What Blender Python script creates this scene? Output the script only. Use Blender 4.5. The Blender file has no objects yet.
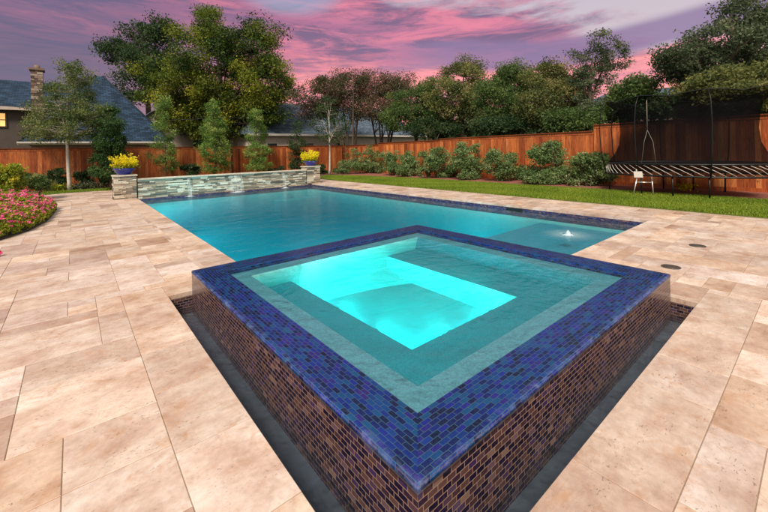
import bpy, math, random
import numpy as np
from mathutils import Vector, Matrix
random.seed(7)
RNG = np.random.default_rng(11)
scene = bpy.context.scene
col = scene.collection

# ------------------------------------------------------------------ camera constants (level lens with a drop shift)
H = 1.5
F = 372.07
YAW = math.radians(39.907)
ROLL = math.radians(1.2288)
FW = Vector((math.sin(YAW), math.cos(YAW), 0))
RT0 = Vector((math.cos(YAW), -math.sin(YAW), 0))
UP0 = Vector((0, 0, 1))
RT = RT0 * math.cos(ROLL) - UP0 * math.sin(ROLL)
UP = UP0 * math.cos(ROLL) + RT0 * math.sin(ROLL)
CAM = Vector((0, 0, H))


def ray(px, py):
    return FW + RT * ((px - 384) / F) - UP * ((py - 150.66) / F)


def at_z(px, py, z=0.0):
    d = ray(px, py)
    return CAM + d * ((z - H) / d.z)


def at_y(px, py, y):
    d = ray(px, py)
    return CAM + d * (y / d.y)


def at_x(px, py, x):
    d = ray(px, py)
    return CAM + d * (x / d.x)


def at_d(px, py, dep):
    return CAM + ray(px, py) * dep


# ------------------------------------------------------------------ tagging and object helpers
def tag(o, label=None, cat=None, group=None, kind=None):
    if label: o['label'] = label
    if cat: o['category'] = cat
    if group: o['group'] = group
    if kind: o['kind'] = kind
    return o


def empty(name, loc, label, cat, group=None, rz=0):
    o = bpy.data.objects.new(name, None)
    o.empty_display_size = 0.2
    col.objects.link(o)
    o.location = loc
    o.rotation_euler = (0, 0, rz)
    return tag(o, label, cat, group)


class MB:
    """collects polygons, per-face tint values and uv coordinates, then links ONE mesh object"""

    def __init__(s):
        s.v = []; s.f = []; s.t = []; s.uv = []; s.hasuv = False; s.smooth = []

    def poly(s, pts, tint=None, uv=None, smooth=False):
        b = len(s.v)
        s.v += [tuple(p) for p in pts]
        s.f.append(tuple(range(b, b + len(pts))))
        s.t.append(tint if tint is not None else (0.5, 0.5, 0.5))
        s.smooth.append(smooth)
        if uv is not None: s.hasuv = True
        s.uv.append(uv if uv is not None else [(0, 0)] * len(pts))

    def box(s, x0, x1, y0, y1, z0, z1, tint=None, skip=''):
        P = lambda a, b, c: (x1 if a else x0, y1 if b else y0, z1 if c else z0)
        fs = {'b': [(0, 0, 0), (0, 1, 0), (1, 1, 0), (1, 0, 0)], 't': [(0, 0, 1), (1, 0, 1), (1, 1, 1), (0, 1, 1)],
              's': [(0, 0, 0), (1, 0, 0), (1, 0, 1), (0, 0, 1)], 'n': [(1, 1, 0), (0, 1, 0), (0, 1, 1), (1, 1, 1)],
              'w': [(0, 1, 0), (0, 0, 0), (0, 0, 1), (0, 1, 1)], 'e': [(1, 0, 0), (1, 1, 0), (1, 1, 1), (1, 0, 1)]}
        for k, q in fs.items():
            if k in skip: continue
            pts = [P(*c) for c in q]
            if k in 'bt': uv = [(p[0], p[1]) for p in pts]
            elif k in 'sn': uv = [(p[0], p[2]) for p in pts]
            else: uv = [(p[1], p[2]) for p in pts]
            s.poly(pts, tint, uv)

    def cbox(s, x0, x1, y0, y1, z0, z1, c, tint=None):
        """box with a chamfered top"""
        s.box(x0, x1, y0, y1, z0, z1 - c, tint, skip='bt')
        a = [(x0, y0), (x1, y0), (x1, y1), (x0, y1)]
        b = [(x0 + c, y0 + c), (x1 - c, y0 + c), (x1 - c, y1 - c), (x0 + c, y1 - c)]
        s.poly([(p[0], p[1], z1) for p in b], tint, [(p[0], p[1]) for p in b])
        for i in range(4):
            j = (i + 1) % 4
            s.poly([(*a[i], z1 - c), (*a[j], z1 - c), (*b[j], z1), (*b[i], z1)], tint, [a[i], a[j], b[j], b[i]])

    def tube(s, pts, rad, n=8, tint=None, cap=True):
        pts = [Vector(p) for p in pts]
        if not hasattr(rad, '__len__'): rad = [rad] * len(pts)
        rings = []
        prev = None
        for i, p in enumerate(pts):
            d = (pts[min(i + 1, len(pts) - 1)] - pts[max(i - 1, 0)])
            if d.length < 1e-9: d = Vector((0, 0, 1))
            d.normalize()
            if prev is None:
                a = d.orthogonal().normalized()
            else:
                a = prev - d * prev.dot(d)
                a = a.normalized() if a.length > 1e-6 else d.orthogonal().normalized()
            prev = a
            b = d.cross(a)
            rings.append([len(s.v) + k for k in range(n)])
            for k in range(n):
                t = 2 * math.pi * k / n
                s.v.append(tuple(p + (a * math.cos(t) + b * math.sin(t)) * rad[i]))
        for i in range(len(pts) - 1):
            for k in range(n):
                q = (rings[i][k], rings[i][(k + 1) % n], rings[i + 1][(k + 1) % n], rings[i + 1][k])
                s.f.append(q); s.t.append(tint or (.5, .5, .5)); s.uv.append([(0, 0)] * 4); s.smooth.append(True)
        if cap:
            for r, rev in ((rings[0], True), (rings[-1], False)):
                s.f.append(tuple(r[::-1] if rev else r)); s.t.append(tint or (.5, .5, .5)); s.uv.append([(0, 0)] * n); s.smooth.append(False)

    def lathe(s, prof, c=(0, 0), n=32, tint=None):
        rings = []
        for r, z in prof:
            rings.append([len(s.v) + k for k in range(n)])
            for k in range(n):
                t = 2 * math.pi * k / n
                s.v.append((c[0] + r * math.cos(t), c[1] + r * math.sin(t), z))
        for i in range(len(prof) - 1):
            for k in range(n):
                s.f.append((rings[i][k], rings[i][(k + 1) % n], rings[i + 1][(k + 1) % n], rings[i + 1][k]))
                s.t.append(tint or (.5, .5, .5)); s.uv.append([(0, 0)] * 4); s.smooth.append(True)

    def build(s, name, mat, parent=None, loc=None):
        me = bpy.data.meshes.new(name)
        me.from_pydata(s.v, [], s.f)
        me.polygons.foreach_set('use_smooth', s.smooth)
        ca = me.color_attributes.new('tint', 'FLOAT_COLOR', 'CORNER')
        arr = []
        for f, t in zip(s.f, s.t): arr += [t[0], t[1], t[2], 1.0] * len(f)
        ca.data.foreach_set('color', arr)
        if s.hasuv:
            ul = me.uv_layers.new(name='uv')
            fl = []
            for u in s.uv:
                for c in u: fl += [c[0], c[1]]
            ul.data.foreach_set('uv', fl)
        me.update()
        me.materials.append(mat)
        o = bpy.data.objects.new(name, me)
        col.objects.link(o)
        if parent: o.parent = parent
        if loc: o.location = loc
        return o


# ------------------------------------------------------------------ material helpers
class NT:
    def __init__(s, name):
        s.m = bpy.data.materials.new(name); s.m.use_nodes = True
        s.t = s.m.node_tree; s.n = s.t.nodes; s.l = s.t.links
        s.b = s.n['Principled BSDF']; s.out = s.n['Material Output']

    def new(s, ty, **kw):
        n = s.n.new(ty)
        for k, v in kw.items():
            if k.startswith('i_'):
                n.inputs[k[2:].replace('_', ' ')].default_value = v
            else: setattr(n, k, v)
        return n

    def link(s, a, b): s.l.new(a, b)

    def math(s, op, a, b=None, c=None, clamp=False):
        n = s.n.new('ShaderNodeMath'); n.operation = op; n.use_clamp = clamp
        for i, x in enumerate((a, b, c)):
            if x is None: continue
            if isinstance(x, (int, float)): n.inputs[i].default_value = x
            else: s.l.new(x, n.inputs[i])
        return n.outputs[0]

    def mix(s, fac, a, b, mode='MIX'):
        n = s.n.new('ShaderNodeMix'); n.data_type = 'RGBA'; n.blend_type = mode
        for i, x in ((0, fac), (6, a), (7, b)):
            if isinstance(x, (int, float)): n.inputs[i].default_value = x
            elif isinstance(x, (tuple, list)): n.inputs[i].default_value = (*x, 1) if len(x) == 3 else x
            else: s.l.new(x, n.inputs[i])
        return n.outputs[2]

    def ramp(s, fac, stops, interp='LINEAR'):
        n = s.n.new('ShaderNodeValToRGB'); n.color_ramp.interpolation = interp
        e = n.color_ramp.elements
        while len(e) < len(stops): e.new(0.5)
        for i, (p, c) in enumerate(stops):
            e[i].position = p
            e[i].color = (*c, 1) if hasattr(c, '__len__') else (c, c, c, 1)
        s.l.new(fac, n.inputs[0])
        return n.outputs[0]

    def noise(s, vec, scale, detail=4, rough=.55, dist=0):
        n = s.n.new('ShaderNodeTexNoise')
        n.inputs['Scale'].default_value = scale; n.inputs['Detail'].default_value = detail
        n.inputs['Roughness'].default_value = rough; n.inputs['Distortion'].default_value = dist
        if vec is not None: s.l.new(vec, n.inputs['Vector'])
        return n.outputs['Fac']

    def coord(s, kind='Object'):
        return s.n.new('ShaderNodeTexCoord').outputs[kind]

    def mapping(s, vec, scale=(1, 1, 1), loc=(0, 0, 0), rot=(0, 0, 0)):
        n = s.n.new('ShaderNodeMapping')
        n.inputs['Scale'].default_value = scale; n.inputs['Location'].default_value = loc; n.inputs['Rotation'].default_value = rot
        s.l.new(vec, n.inputs['Vector'])
        return n.outputs[0]

    def attr(s, name='tint'):
        n = s.n.new('ShaderNodeAttribute'); n.attribute_name = name
        return n.outputs['Color']

    def bump(s, h, strength=.3, dist=.01):
        n = s.n.new('ShaderNodeBump'); n.inputs['Strength'].default_value = strength; n.inputs['Distance'].default_value = dist
        s.l.new(h, n.inputs['Height']); s.l.new(n.outputs[0], s.b.inputs['Normal'])
        return n.outputs[0]

    def base(s, c):
        if isinstance(c, (tuple, list)): s.b.inputs['Base Color'].default_value = (*c, 1)
        else: s.l.new(c, s.b.inputs['Base Color'])

    def set(s, **kw):
        for k, v in kw.items(): s.b.inputs[k.replace('_', ' ')].default_value = v
        return s


def geo_pos(m):
    return m.n.new('ShaderNodeNewGeometry').outputs['Position']


def simple(name, c, rough=.6, metal=0, nz=None, var=.15):
    m = NT(name)
    if nz:
        n = m.noise(m.coord(), nz, 5)
        f = m.ramp(n, [(.3, 1 - var), (.7, 1 + var * .4)])
        m.base(m.mix(1, c, f, 'MULTIPLY'))
        m.bump(n, .15, .01)
    else: m.base(c)
    m.set(Roughness=rough, Metallic=metal)
    return m.m


# travertine: warm stone with bands, clouds and pits; every slab shifts the pattern by its own tint values
def mat_travertine():
    m = NT('travertine')
    at = m.attr()
    sep = m.n.new('ShaderNodeSeparateColor'); m.link(at, sep.inputs[0])
    pos = geo_pos(m)
    off = m.n.new('ShaderNodeVectorMath'); off.operation = 'MULTIPLY_ADD'
    m.link(at, off.inputs[0]); off.inputs[1].default_value = (37, 53, 71); m.link(pos, off.inputs[2])
    v = off.outputs[0]
    band = m.noise(m.mapping(v, (1.6, 3.2, 1)), 1.3, 8, .62, .35)
    cloud = m.noise(v, 2.6, 8, .66, .25)
    fine = m.noise(v, 38, 3, .6)
    c1 = m.ramp(band, [(.32, (.50, .35, .27)), (.43, (.65, .51, .43)), (.54, (.76, .655, .59)), (.66, (.87, .81, .76))])
    c2 = m.ramp(cloud, [(.34, (.44, .265, .18)), (.46, (.62, .48, .39)), (.60, (.80, .72, .65))])
    c = m.mix(.45, c1, c2)
    tone = m.ramp(sep.outputs[0], [(0, (.55, .465, .45)), (.3, (.72, .665, .66)), (.6, (.82, .785, .80)), (1, (.93, .91, .95))])
    c = m.mix(1, c, tone, 'MULTIPLY')
    warm = m.ramp(sep.outputs[1], [(0, (1.04, .97, .88)), (.5, (1, 1, 1)), (1, (.98, .99, 1.03))])
    c = m.mix(1, c, warm, 'MULTIPLY')
    fr = m.ramp(fine, [(.3, .9), (.7, 1.05)])
    c = m.mix(1, c, fr, 'MULTIPLY')
    # rusty blotches and a few short veins
    st = m.noise(v, 5.5, 7, .72, .5)
    c = m.mix(m.ramp(st, [(.54, 0), (.70, .7)]), c, (.43, .235, .13))
    vein = m.noise(m.mapping(v, (1, 2.2, 1), rot=(0, 0, .3)), 2.6, 9, .72, .9)
    vm = m.math('MULTIPLY', m.ramp(vein, [(.485, 0), (.498, .6), (.502, .6), (.515, 0)]), m.ramp(cloud, [(.5, 0), (.62, 1)]))
    c = m.mix(vm, c, (.36, .21, .13))
    mot = m.noise(v, 9, 6, .7, .3)
    c = m.mix(1, c, m.ramp(mot, [(.34, (.87, .83, .80)), (.5, (1, .995, .99)), (.66, (1.07, 1.07, 1.07))]), 'MULTIPLY')
    # pits, clustered along the bedding
    pit = m.noise(m.mapping(v, (1, 2.0, 1)), 42, 2, .5)
    clus = m.noise(m.mapping(v, (1, 3, 1)), 3.0, 3, .6)
    pm = m.math('MULTIPLY', m.ramp(pit, [(.63, 0), (.69, 1)]), m.ramp(clus, [(.5, 0), (.62, 1)]))
    c = m.mix(m.math('MULTIPLY', pm, .65), c, (.16, .09, .06))
    m.base(c)
    h = m.math('SUBTRACT', m.math('MULTIPLY', fine, .25), m.math('MULTIPLY', pm, 1.0))
    h = m.math('ADD', h, m.math('MULTIPLY', band, .3))
    m.bump(h, .35, .006)
    m.link(m.ramp(cloud, [(.3, .30), (.7, .48)]), m.b.inputs['Roughness'])
    m.set(Specular_IOR_Level=.5)
    return m.m


def mat_mosaic(name, stops, mortar, rough=.12, coat=0.0, sx=.056, sy=.028, spec=.5, mortar_size=.0018):
    m = NT(name)
    uv = m.coord('UV')
    br = m.n.new('ShaderNodeTexBrick')
    br.offset = .5
    for k, v in {'Scale': 1.0, 'Mortar Size': mortar_size, 'Mortar Smooth': .25, 'Bias': 0, 'Brick Width': sx, 'Row Height': sy}.items():
        br.inputs[k].default_value = v
    br.inputs['Color1'].default_value = (0, 0, 0, 1); br.inputs['Color2'].default_value = (1, 1, 1, 1); br.inputs['Mortar'].default_value = (.5, .5, .5, 1)
    m.link(uv, br.inputs['Vector'])
    c = m.ramp(br.outputs['Color'], stops)
    # streaks inside the glass
    n = m.noise(m.mapping(uv, (60, 160, 1)), 1.0, 4, .65, 1.0)
    c = m.mix(m.ramp(n, [(.5, 0), (.8, .4)]), c, tuple(min(1, x * 2.0 + .002) for x in stops[len(stops) // 2][1]))
    big = m.noise(geo_pos(m), 2.0, 3, .6)
    c = m.mix(1, c, m.ramp(big, [(.3, .85), (.7, 1.12)]), 'MULTIPLY')
    c = m.mix(br.outputs['Fac'], c, mortar)
    m.base(c)
    r = m.math('ADD', m.math('MULTIPLY', br.outputs['Fac'], .4), m.math('ADD', rough, m.math('MULTIPLY', n, .08)))
    m.link(r, m.b.inputs['Roughness'])
    # each tile tips a little its own way
    tip = m.math('MULTIPLY', br.outputs['Color'], .0)
    h = m.math('SUBTRACT', m.math('MULTIPLY', n, .18), br.outputs['Fac'])
    m.bump(h, .55, .0025)
    m.set(Specular_IOR_Level=spec, Coat_Weight=coat, Coat_Roughness=.06)
    return m.m


def mat_water(name, refl=.6, rough=.06, wave=.25, scale=2.2, dens=.9, absc=(.03, .80, .88), tintc=(1, 1, 1), scat=0):
    m = NT(name)
    m.n.remove(m.b)
    pos = geo_pos(m)
    n1 = m.noise(m.mapping(pos, (1, 1.6, 1)), scale, 4, .55, .6)
    n2 = m.noise(m.mapping(pos, (1.4, 1, 1), rot=(0, 0, .7)), scale * 4.2, 3, .5, .3)
    h = m.math('ADD', n1, m.math('MULTIPLY', n2, .25))
    bp = m.new('ShaderNodeBump'); bp.inputs['Strength'].default_value = wave; bp.inputs['Distance'].default_value = .06
    m.link(h, bp.inputs['Height'])
    fr = m.new('ShaderNodeFresnel'); fr.inputs['IOR'].default_value = 1.33; m.link(bp.outputs[0], fr.inputs['Normal'])
    tr = m.new('ShaderNodeBsdfTransparent'); tr.inputs['Color'].default_value = (*tintc, 1)
    gl = m.new('ShaderNodeBsdfAnisotropic'); gl.inputs['Roughness'].default_value = rough; m.link(bp.outputs[0], gl.inputs['Normal'])
    gl.inputs['Color'].default_value = (.9, .9, .9, 1)
    fac = m.math('MULTIPLY', fr.outputs[0], refl)
    mx = m.new('ShaderNodeMixShader')
    m.link(fac, mx.inputs[0]); m.link(tr.outputs[0], mx.inputs[1]); m.link(gl.outputs[0], mx.inputs[2])
    m.link(mx.outputs[0], m.out.inputs['Surface'])
    if dens > 0:
        ab = m.new('ShaderNodeVolumeAbsorption'); ab.inputs['Color'].default_value = (*absc, 1); ab.inputs['Density'].default_value = dens
        if scat:
            sc_ = m.new('ShaderNodeVolumeScatter'); sc_.inputs['Color'].default_value = (.12, .93, 1, 1); sc_.inputs['Density'].default_value = scat
            ad = m.new('ShaderNodeAddShader'); m.link(ab.outputs[0], ad.inputs[0]); m.link(sc_.outputs[0], ad.inputs[1])
            m.link(ad.outputs[0], m.out.inputs['Volume'])
        else: m.link(ab.outputs[0], m.out.inputs['Volume'])
    return m.m


def mat_leaf(name, stops, trans=.35, rough=.55):
    m = NT(name)
    at = m.attr()
    sep = m.n.new('ShaderNodeSeparateColor'); m.link(at, sep.inputs[0])
    c = m.ramp(sep.outputs[0], stops)
    m.base(c)
    m.set(Roughness=rough, Specular_IOR_Level=.25)
    tl = m.new('ShaderNodeBsdfTranslucent'); m.link(c, tl.inputs['Color'])
    mx = m.new('ShaderNodeMixShader'); mx.inputs[0].default_value = trans
    m.link(m.b.outputs[0], mx.inputs[1]); m.link(tl.outputs[0], mx.inputs[2]); m.link(mx.outputs[0], m.out.inputs['Surface'])
    return m.m


def mat_cedar(name, k=1.0):
    m = NT(name)
    at = m.attr()
    sep = m.n.new('ShaderNodeSeparateColor'); m.link(at, sep.inputs[0])
    pos = geo_pos(m)
    off = m.n.new('ShaderNodeVectorMath'); off.operation = 'MULTIPLY_ADD'
    m.link(at, off.inputs[0]); off.inputs[1].default_value = (41, 17, 29); m.link(pos, off.inputs[2])
    v = off.outputs[0]
    grain = m.noise(m.mapping(v, (9, 9, .7)), 2.6, 6, .65, 1.2)
    blot = m.noise(m.mapping(pos, (1.3, 1.3, .6)), 1.1, 4, .6)
    c = m.ramp(sep.outputs[0], [(0, (.15 * k, .035 * k, .014 * k)), (.35, (.34 * k, .078 * k, .022 * k)), (.65, (.48 * k, .14 * k, .04 * k)), (1, (.62 * k, .25 * k, .085 * k))])
    c = m.mix(1, c, m.ramp(grain, [(.3, .4), (.5, .95), (.7, 1.5)]), 'MULTIPLY')
    c = m.mix(1, c, m.ramp(blot, [(.3, .7), (.65, 1.1)]), 'MULTIPLY')
    kn = m.n.new('ShaderNodeTexVoronoi'); kn.inputs['Scale'].default_value = 1.0
    m.link(m.mapping(v, (7, 7, 2.4)), kn.inputs['Vector'])
    c = m.mix(m.ramp(kn.outputs['Distance'], [(.06, .75), (.14, 0)]), c, (.06, .018, .008))
    m.base(c); m.bump(grain, .3, .006); m.set(Roughness=.6, Specular_IOR_Level=.3)
    return m.m


def mat_tinted(name, stops, rough=.8, nz=14, amount=.25, bumps=.4):
    """stones, bricks: colour from each piece's own tint, broken up by noise"""
    m = NT(name)
    at = m.attr()
    sep = m.n.new('ShaderNodeSeparateColor'); m.link(at, sep.inputs[0])
    c = m.ramp(sep.outputs[0], stops)
    n = m.noise(geo_pos(m), nz, 5, .65)
    c = m.mix(1, c, m.ramp(n, [(.3, 1 - amount), (.7, 1 + amount * .6)]), 'MULTIPLY')
    m.base(c); m.bump(n, bumps, .01); m.set(Roughness=rough)
    return m.m


def mat_brick(name, c1, c2, mortar, w=.22, h=.075):
    m = NT(name)
    br = m.n.new('ShaderNodeTexBrick')
    for k, v in {'Scale': 1.0, 'Mortar Size': .012, 'Bias': 0, 'Brick Width': w, 'Row Height': h}.items(): br.inputs[k].default_value = v
    br.inputs['Color1'].default_value = (*c1, 1); br.inputs['Color2'].default_value = (*c2, 1); br.inputs['Mortar'].default_value = (*mortar, 1)
    m.link(m.coord('UV'), br.inputs['Vector'])
    n = m.noise(geo_pos(m), 3, 5)
    m.base(m.mix(1, br.outputs['Color'], m.ramp(n, [(.3, .75), (.7, 1.15)]), 'MULTIPLY'))
    m.bump(m.math('SUBTRACT', 1.0, br.outputs['Fac']), .5, .02); m.set(Roughness=.85)
    return m.m


M = {}
M['trav'] = mat_travertine()
M['grout'] = simple('sand_joint', (.36, .27, .21), .95, nz=30)
M['tile_top'] = mat_mosaic('glass_mosaic_rim', [(0, (.001, .003, .03)), (.25, (.002, .006, .11)), (.45, (.002, .016, .22)), (.65, (.002, .07, .21)), (.82, (.006, .014, .28)), (1, (.03, .008, .17))], (.04, .11, .19), rough=.05, coat=0, spec=.32, mortar_size=.0017)
M['tile_side'] = mat_mosaic('glass_mosaic_side', [(0, (.004, .004, .018)), (.42, (.012, .008, .035)), (.58, (.045, .022, .032)), (.78, (.095, .05, .048)), (.88, (.03, .018, .09)), (1, (.19, .12, .10))], (.26, .165, .125), rough=.16, coat=.2, mortar_size=.0022)  # the deck's warm reflection is painted into the brown joints
M['tile_line'] = mat_mosaic('glass_mosaic_waterline', [(0, (.008, .01, .06)), (.35, (.014, .02, .12)), (.55, (.06, .03, .07)), (.75, (.02, .05, .16)), (1, (.20, .10, .08))], (.12, .09, .10), rough=.2, coat=.2)
M['plaster'] = simple('pool_plaster', (.42, .68, .66), .6, nz=5, var=.10)
M['plaster_spa_dim'] = simple('spa_plaster_dim', (.13, .30, .40), .6, nz=85, var=.35)  # one spa plaster: seats and ledge coloured darker, as if unlit
M['plaster_spa_lit'] = simple('spa_plaster_lit', (.80, .86, .86), .6, nz=6, var=.12)  # same plaster as the seats, coloured pale to carry the lamp light
M['ledge'] = simple('ledge_plaster_unlit', (.12, .30, .42), .6, nz=12, var=.2)  # pool plaster again, with the ledge's dim light put into its colour
M['channel'] = simple('channel_plaster', (.10, .12, .15), .5, nz=6, var=.3)
M['pool_water'] = mat_water('pool_water', refl=.6, rough=.05, wave=.38, scale=1.9, dens=.95, absc=(.0, .77, .86), scat=.08)
M['spa_water'] = mat_water('spa_water', refl=.95, rough=.04, wave=.34, scale=2.6, dens=3.2, absc=(.0, .87, .89), scat=.17)
M['chan_water'] = mat_water('channel_water', refl=1.5, rough=.3, wave=.3, scale=5, dens=0, tintc=(.8, .86, .92))
M['rock'] = mat_tinted('ledge_stone', [(0, (.09, .085, .08)), (.25, (.22, .19, .16)), (.45, (.36, .28, .21)), (.7, (.50, .44, .36)), (1, (.72, .68, .60))], nz=26, bumps=.6)
M['cap'] = mat_tinted('limestone_cap', [(0, (.42, .36, .30)), (1, (.55, .49, .42))], nz=16, bumps=.3)
M['cedar'] = mat_cedar('cedar_boards')
M['cedar_dark'] = mat_cedar('cedar_cap', .62)
M['bark'] = simple('bark', (.09, .065, .05), .95, nz=14, var=.4)
M['bark_pale'] = simple('pale_bark', (.52, .46, .40), .85, nz=20, var=.35)
M['mulch'] = mat_tinted('mulch', [(0, (.055, .028, .02)), (1, (.16, .07, .05))], nz=20, amount=.6, bumps=.9)
M['mulch_red'] = simple('red_mulch', (.26, .09, .07), .95, nz=22, var=.6)
M['black_metal'] = simple('black_metal', (.02, .02, .022), .4, .6)
M['white_rod'] = simple('white_rod', (.50, .47, .45), .5)
M['alu'] = simple('aluminium', (.6, .58, .56), .35, .8)
M['bronze'] = simple('bronze_cover', (.13, .10, .085), .45, .6, nz=40)
M['blue_glaze'] = NT('blue_glaze').set(Base_Color=(.01, .02, .28, 1), Roughness=.15, Coat_Weight=.2).m
M['strap'] = simple('grey_strap', (.22, .20, .18), .7)
M['black'] = simple('black_plastic', (.01, .01, .012), .4)
M['soil'] = simple('soil', (.05, .035, .025), .95, nz=20, var=.4)
M['chrome'] = simple('steel_ring', (.7, .7, .7), .2, 1)


def mat_net():
    m = NT('safety_net')
    m.set(Base_Color=(.006, .006, .007, 1), Roughness=.9, Specular_IOR_Level=0)
    tr = m.new('ShaderNodeBsdfTransparent')
    mx = m.new('ShaderNodeMixShader'); mx.inputs[0].default_value = .66
    m.link(tr.outputs[0], mx.inputs[1]); m.link(m.b.outputs[0], mx.inputs[2]); m.link(mx.outputs[0], m.out.inputs['Surface'])
    return m.m


M['net'] = mat_net()


def mat_fall(alpha=.14):
    m = NT('falling_water')
    m.set(Base_Color=(.80, .88, .9, 1), Roughness=.25)
    uv = m.coord('UV')
    n = m.noise(m.mapping(uv, (45, 2.5, 1)), 1, 4, .6)
    tr = m.new('ShaderNodeBsdfTransparent')
    mx = m.new('ShaderNodeMixShader')
    m.link(m.ramp(n, [(.45, .02), (.72, alpha * 2.6)]), mx.inputs[0])
    m.link(tr.outputs[0], mx.inputs[1]); m.link(m.b.outputs[0], mx.inputs[2]); m.link(mx.outputs[0], m.out.inputs['Surface'])
    return m.m


M['fall'] = mat_fall()


def mat_foam(k=1.0):
    """aerated water: thick in the middle of the splash, breaking up outwards"""
    m = NT('foam')
    m.set(Base_Color=(.85, .93, .95, 1), Roughness=.5)
    uv = m.coord('UV')
    ln = m.n.new('ShaderNodeVectorMath'); ln.operation = 'LENGTH'; m.link(uv, ln.inputs[0])
    n = m.noise(geo_pos(m), 22, 4, .7)
    f = m.math('SUBTRACT', 1.0, ln.outputs['Value'], clamp=True)
    f = m.math('MULTIPLY', m.math('MULTIPLY', f, f), m.ramp(n, [(.3, .3 * k), (.65, 1.6 * k)]), clamp=True)
    tr = m.new('ShaderNodeBsdfTransparent'); mx = m.new('ShaderNodeMixShader')
    m.link(f, mx.inputs[0]); m.link(tr.outputs[0], mx.inputs[1]); m.link(m.b.outputs[0], mx.inputs[2]); m.link(mx.outputs[0], m.out.inputs['Surface'])
    return m.m


M['foam'] = mat_foam()
M['foam_thin'] = mat_foam(.45)


def emis(name, c, s):
    m = NT(name); m.set(Base_Color=(*c, 1), Emission_Color=(*c, 1), Emission_Strength=s)
    return m.m


M['lens'] = emis('lamp_lens', (.6, 1, 1), 3)
M['lit_window'] = emis('lit_window', (1, .58, .2), .42)


def shingles(name, c):
    m = NT(name)
    br = m.n.new('ShaderNodeTexBrick')
    for k, v in {'Scale': 1.0, 'Mortar Size': .012, 'Bias': 0, 'Brick Width': .3, 'Row Height': .14}.items(): br.inputs[k].default_value = v
    br.inputs['Color1'].default_value = (*[x * .6 for x in c], 1); br.inputs['Color2'].default_value = (*[x * 1.5 for x in c], 1)
    br.inputs['Mortar'].default_value = (*[x * .3 for x in c], 1)
    m.link(m.coord('UV'), br.inputs['Vector'])
    n = m.noise(geo_pos(m), .9, 5)
    m.base(m.mix(1, br.outputs['Color'], m.ramp(n, [(.3, .75), (.7, 1.2)]), 'MULTIPLY'))
    m.set(Roughness=.85, Specular_IOR_Level=.12)
    return m.m


M['slate'] = shingles('blue_slate', (.022, .042, .078))
M['slate2'] = shingles('grey_shingles', (.075, .105, .15))
M['cream'] = simple('cream_trim', (.55, .45, .30), .7, nz=6)
M['stucco'] = simple('pale_stucco', (.50, .42, .38), .85, nz=3)
M['darkwall'] = simple('dark_siding', (.07, .055, .05), .8, nz=3)
M['brickwall'] = mat_brick('house_brick', (.25, .14, .10), (.38, .24, .18), (.35, .32, .28))
M['chimney'] = mat_tinted('chimney_stone', [(0, (.06, .04, .035)), (.4, (.15, .095, .075)), (.75, (.24, .165, .13)), (1, (.38, .31, .26))], nz=9)
M['glass'] = NT('window_glass').set(Base_Color=(.02, .025, .03, 1), Roughness=.08).m

GR = lambda a, b, c, d: [(0, a), (.35, b), (.7, c), (1, d)]
M['lf_oak'] = mat_leaf('oak_leaves', [(0, (.018, .045, .012)), (.3, (.045, .09, .02)), (.5, (.11, .15, .02)), (.75, (.22, .25, .025)), (1, (.38, .35, .035))])
M['lf_dark'] = mat_leaf('dark_leaves', GR((.016, .035, .016), (.03, .065, .024), (.055, .095, .034), (.10, .13, .055)))
M['lf_green'] = mat_leaf('green_leaves', GR((.03, .055, .018), (.065, .115, .032), (.11, .165, .045), (.20, .23, .07)))
M['lf_crape'] = mat_leaf('crape_leaves', [(0, (.03, .035, .018)), (.35, (.06, .07, .032)), (.55, (.12, .095, .055)), (.78, (.22, .11, .09)), (1, (.34, .17, .16))])
M['lf_olive'] = mat_leaf('olive_leaves', GR((.045, .065, .022), (.10, .13, .04), (.18, .185, .06), (.32, .26, .11)))
M['lf_deep'] = mat_leaf('deep_green_leaves', GR((.016, .042, .014), (.035, .085, .025), (.06, .13, .035), (.11, .19, .05)))
M['lf_mossy'] = mat_leaf('mossy_leaves', GR((.035, .055, .018), (.08, .12, .035), (.15, .19, .06), (.27, .29, .11)))
M['lf_sage'] = mat_leaf('sage_leaves', GR((.028, .045, .024), (.06, .09, .045), (.11, .14, .075), (.20, .22, .13)))
M['lf_grey'] = mat_leaf('grey_green_leaves', GR((.04, .055, .03), (.08, .10, .055), (.13, .15, .085), (.20, .21, .12)))
M['lf_shrub'] = mat_leaf('shrub_leaves', GR((.05, .10, .03), (.115, .195, .065), (.21, .30, .12), (.38, .44, .24)))
M['lf_fresh'] = mat_leaf('fresh_leaves', GR((.05, .11, .025), (.11, .21, .04), (.20, .31, .07), (.34, .40, .12)))
M['lf_lime'] = mat_leaf('lime_leaves', GR((.06, .11, .012), (.16, .23, .02), (.30, .33, .03), (.48, .42, .04)))
M['lf_yellow'] = mat_leaf('yellow_spikes', GR((.40, .33, .01), (.72, .58, .01), (.88, .74, .02), (.75, .72, .06)))
M['lf_pink'] = mat_leaf('pink_petals', GR((.66, .06, .20), (.80, .12, .32), (.85, .24, .42), (.88, .32, .26)), trans=.25)
M['lf_grass'] = mat_leaf('grass_blades', GR((.09, .15, .015), (.15, .24, .02), (.22, .31, .03), (.33, .36, .05)))


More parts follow.
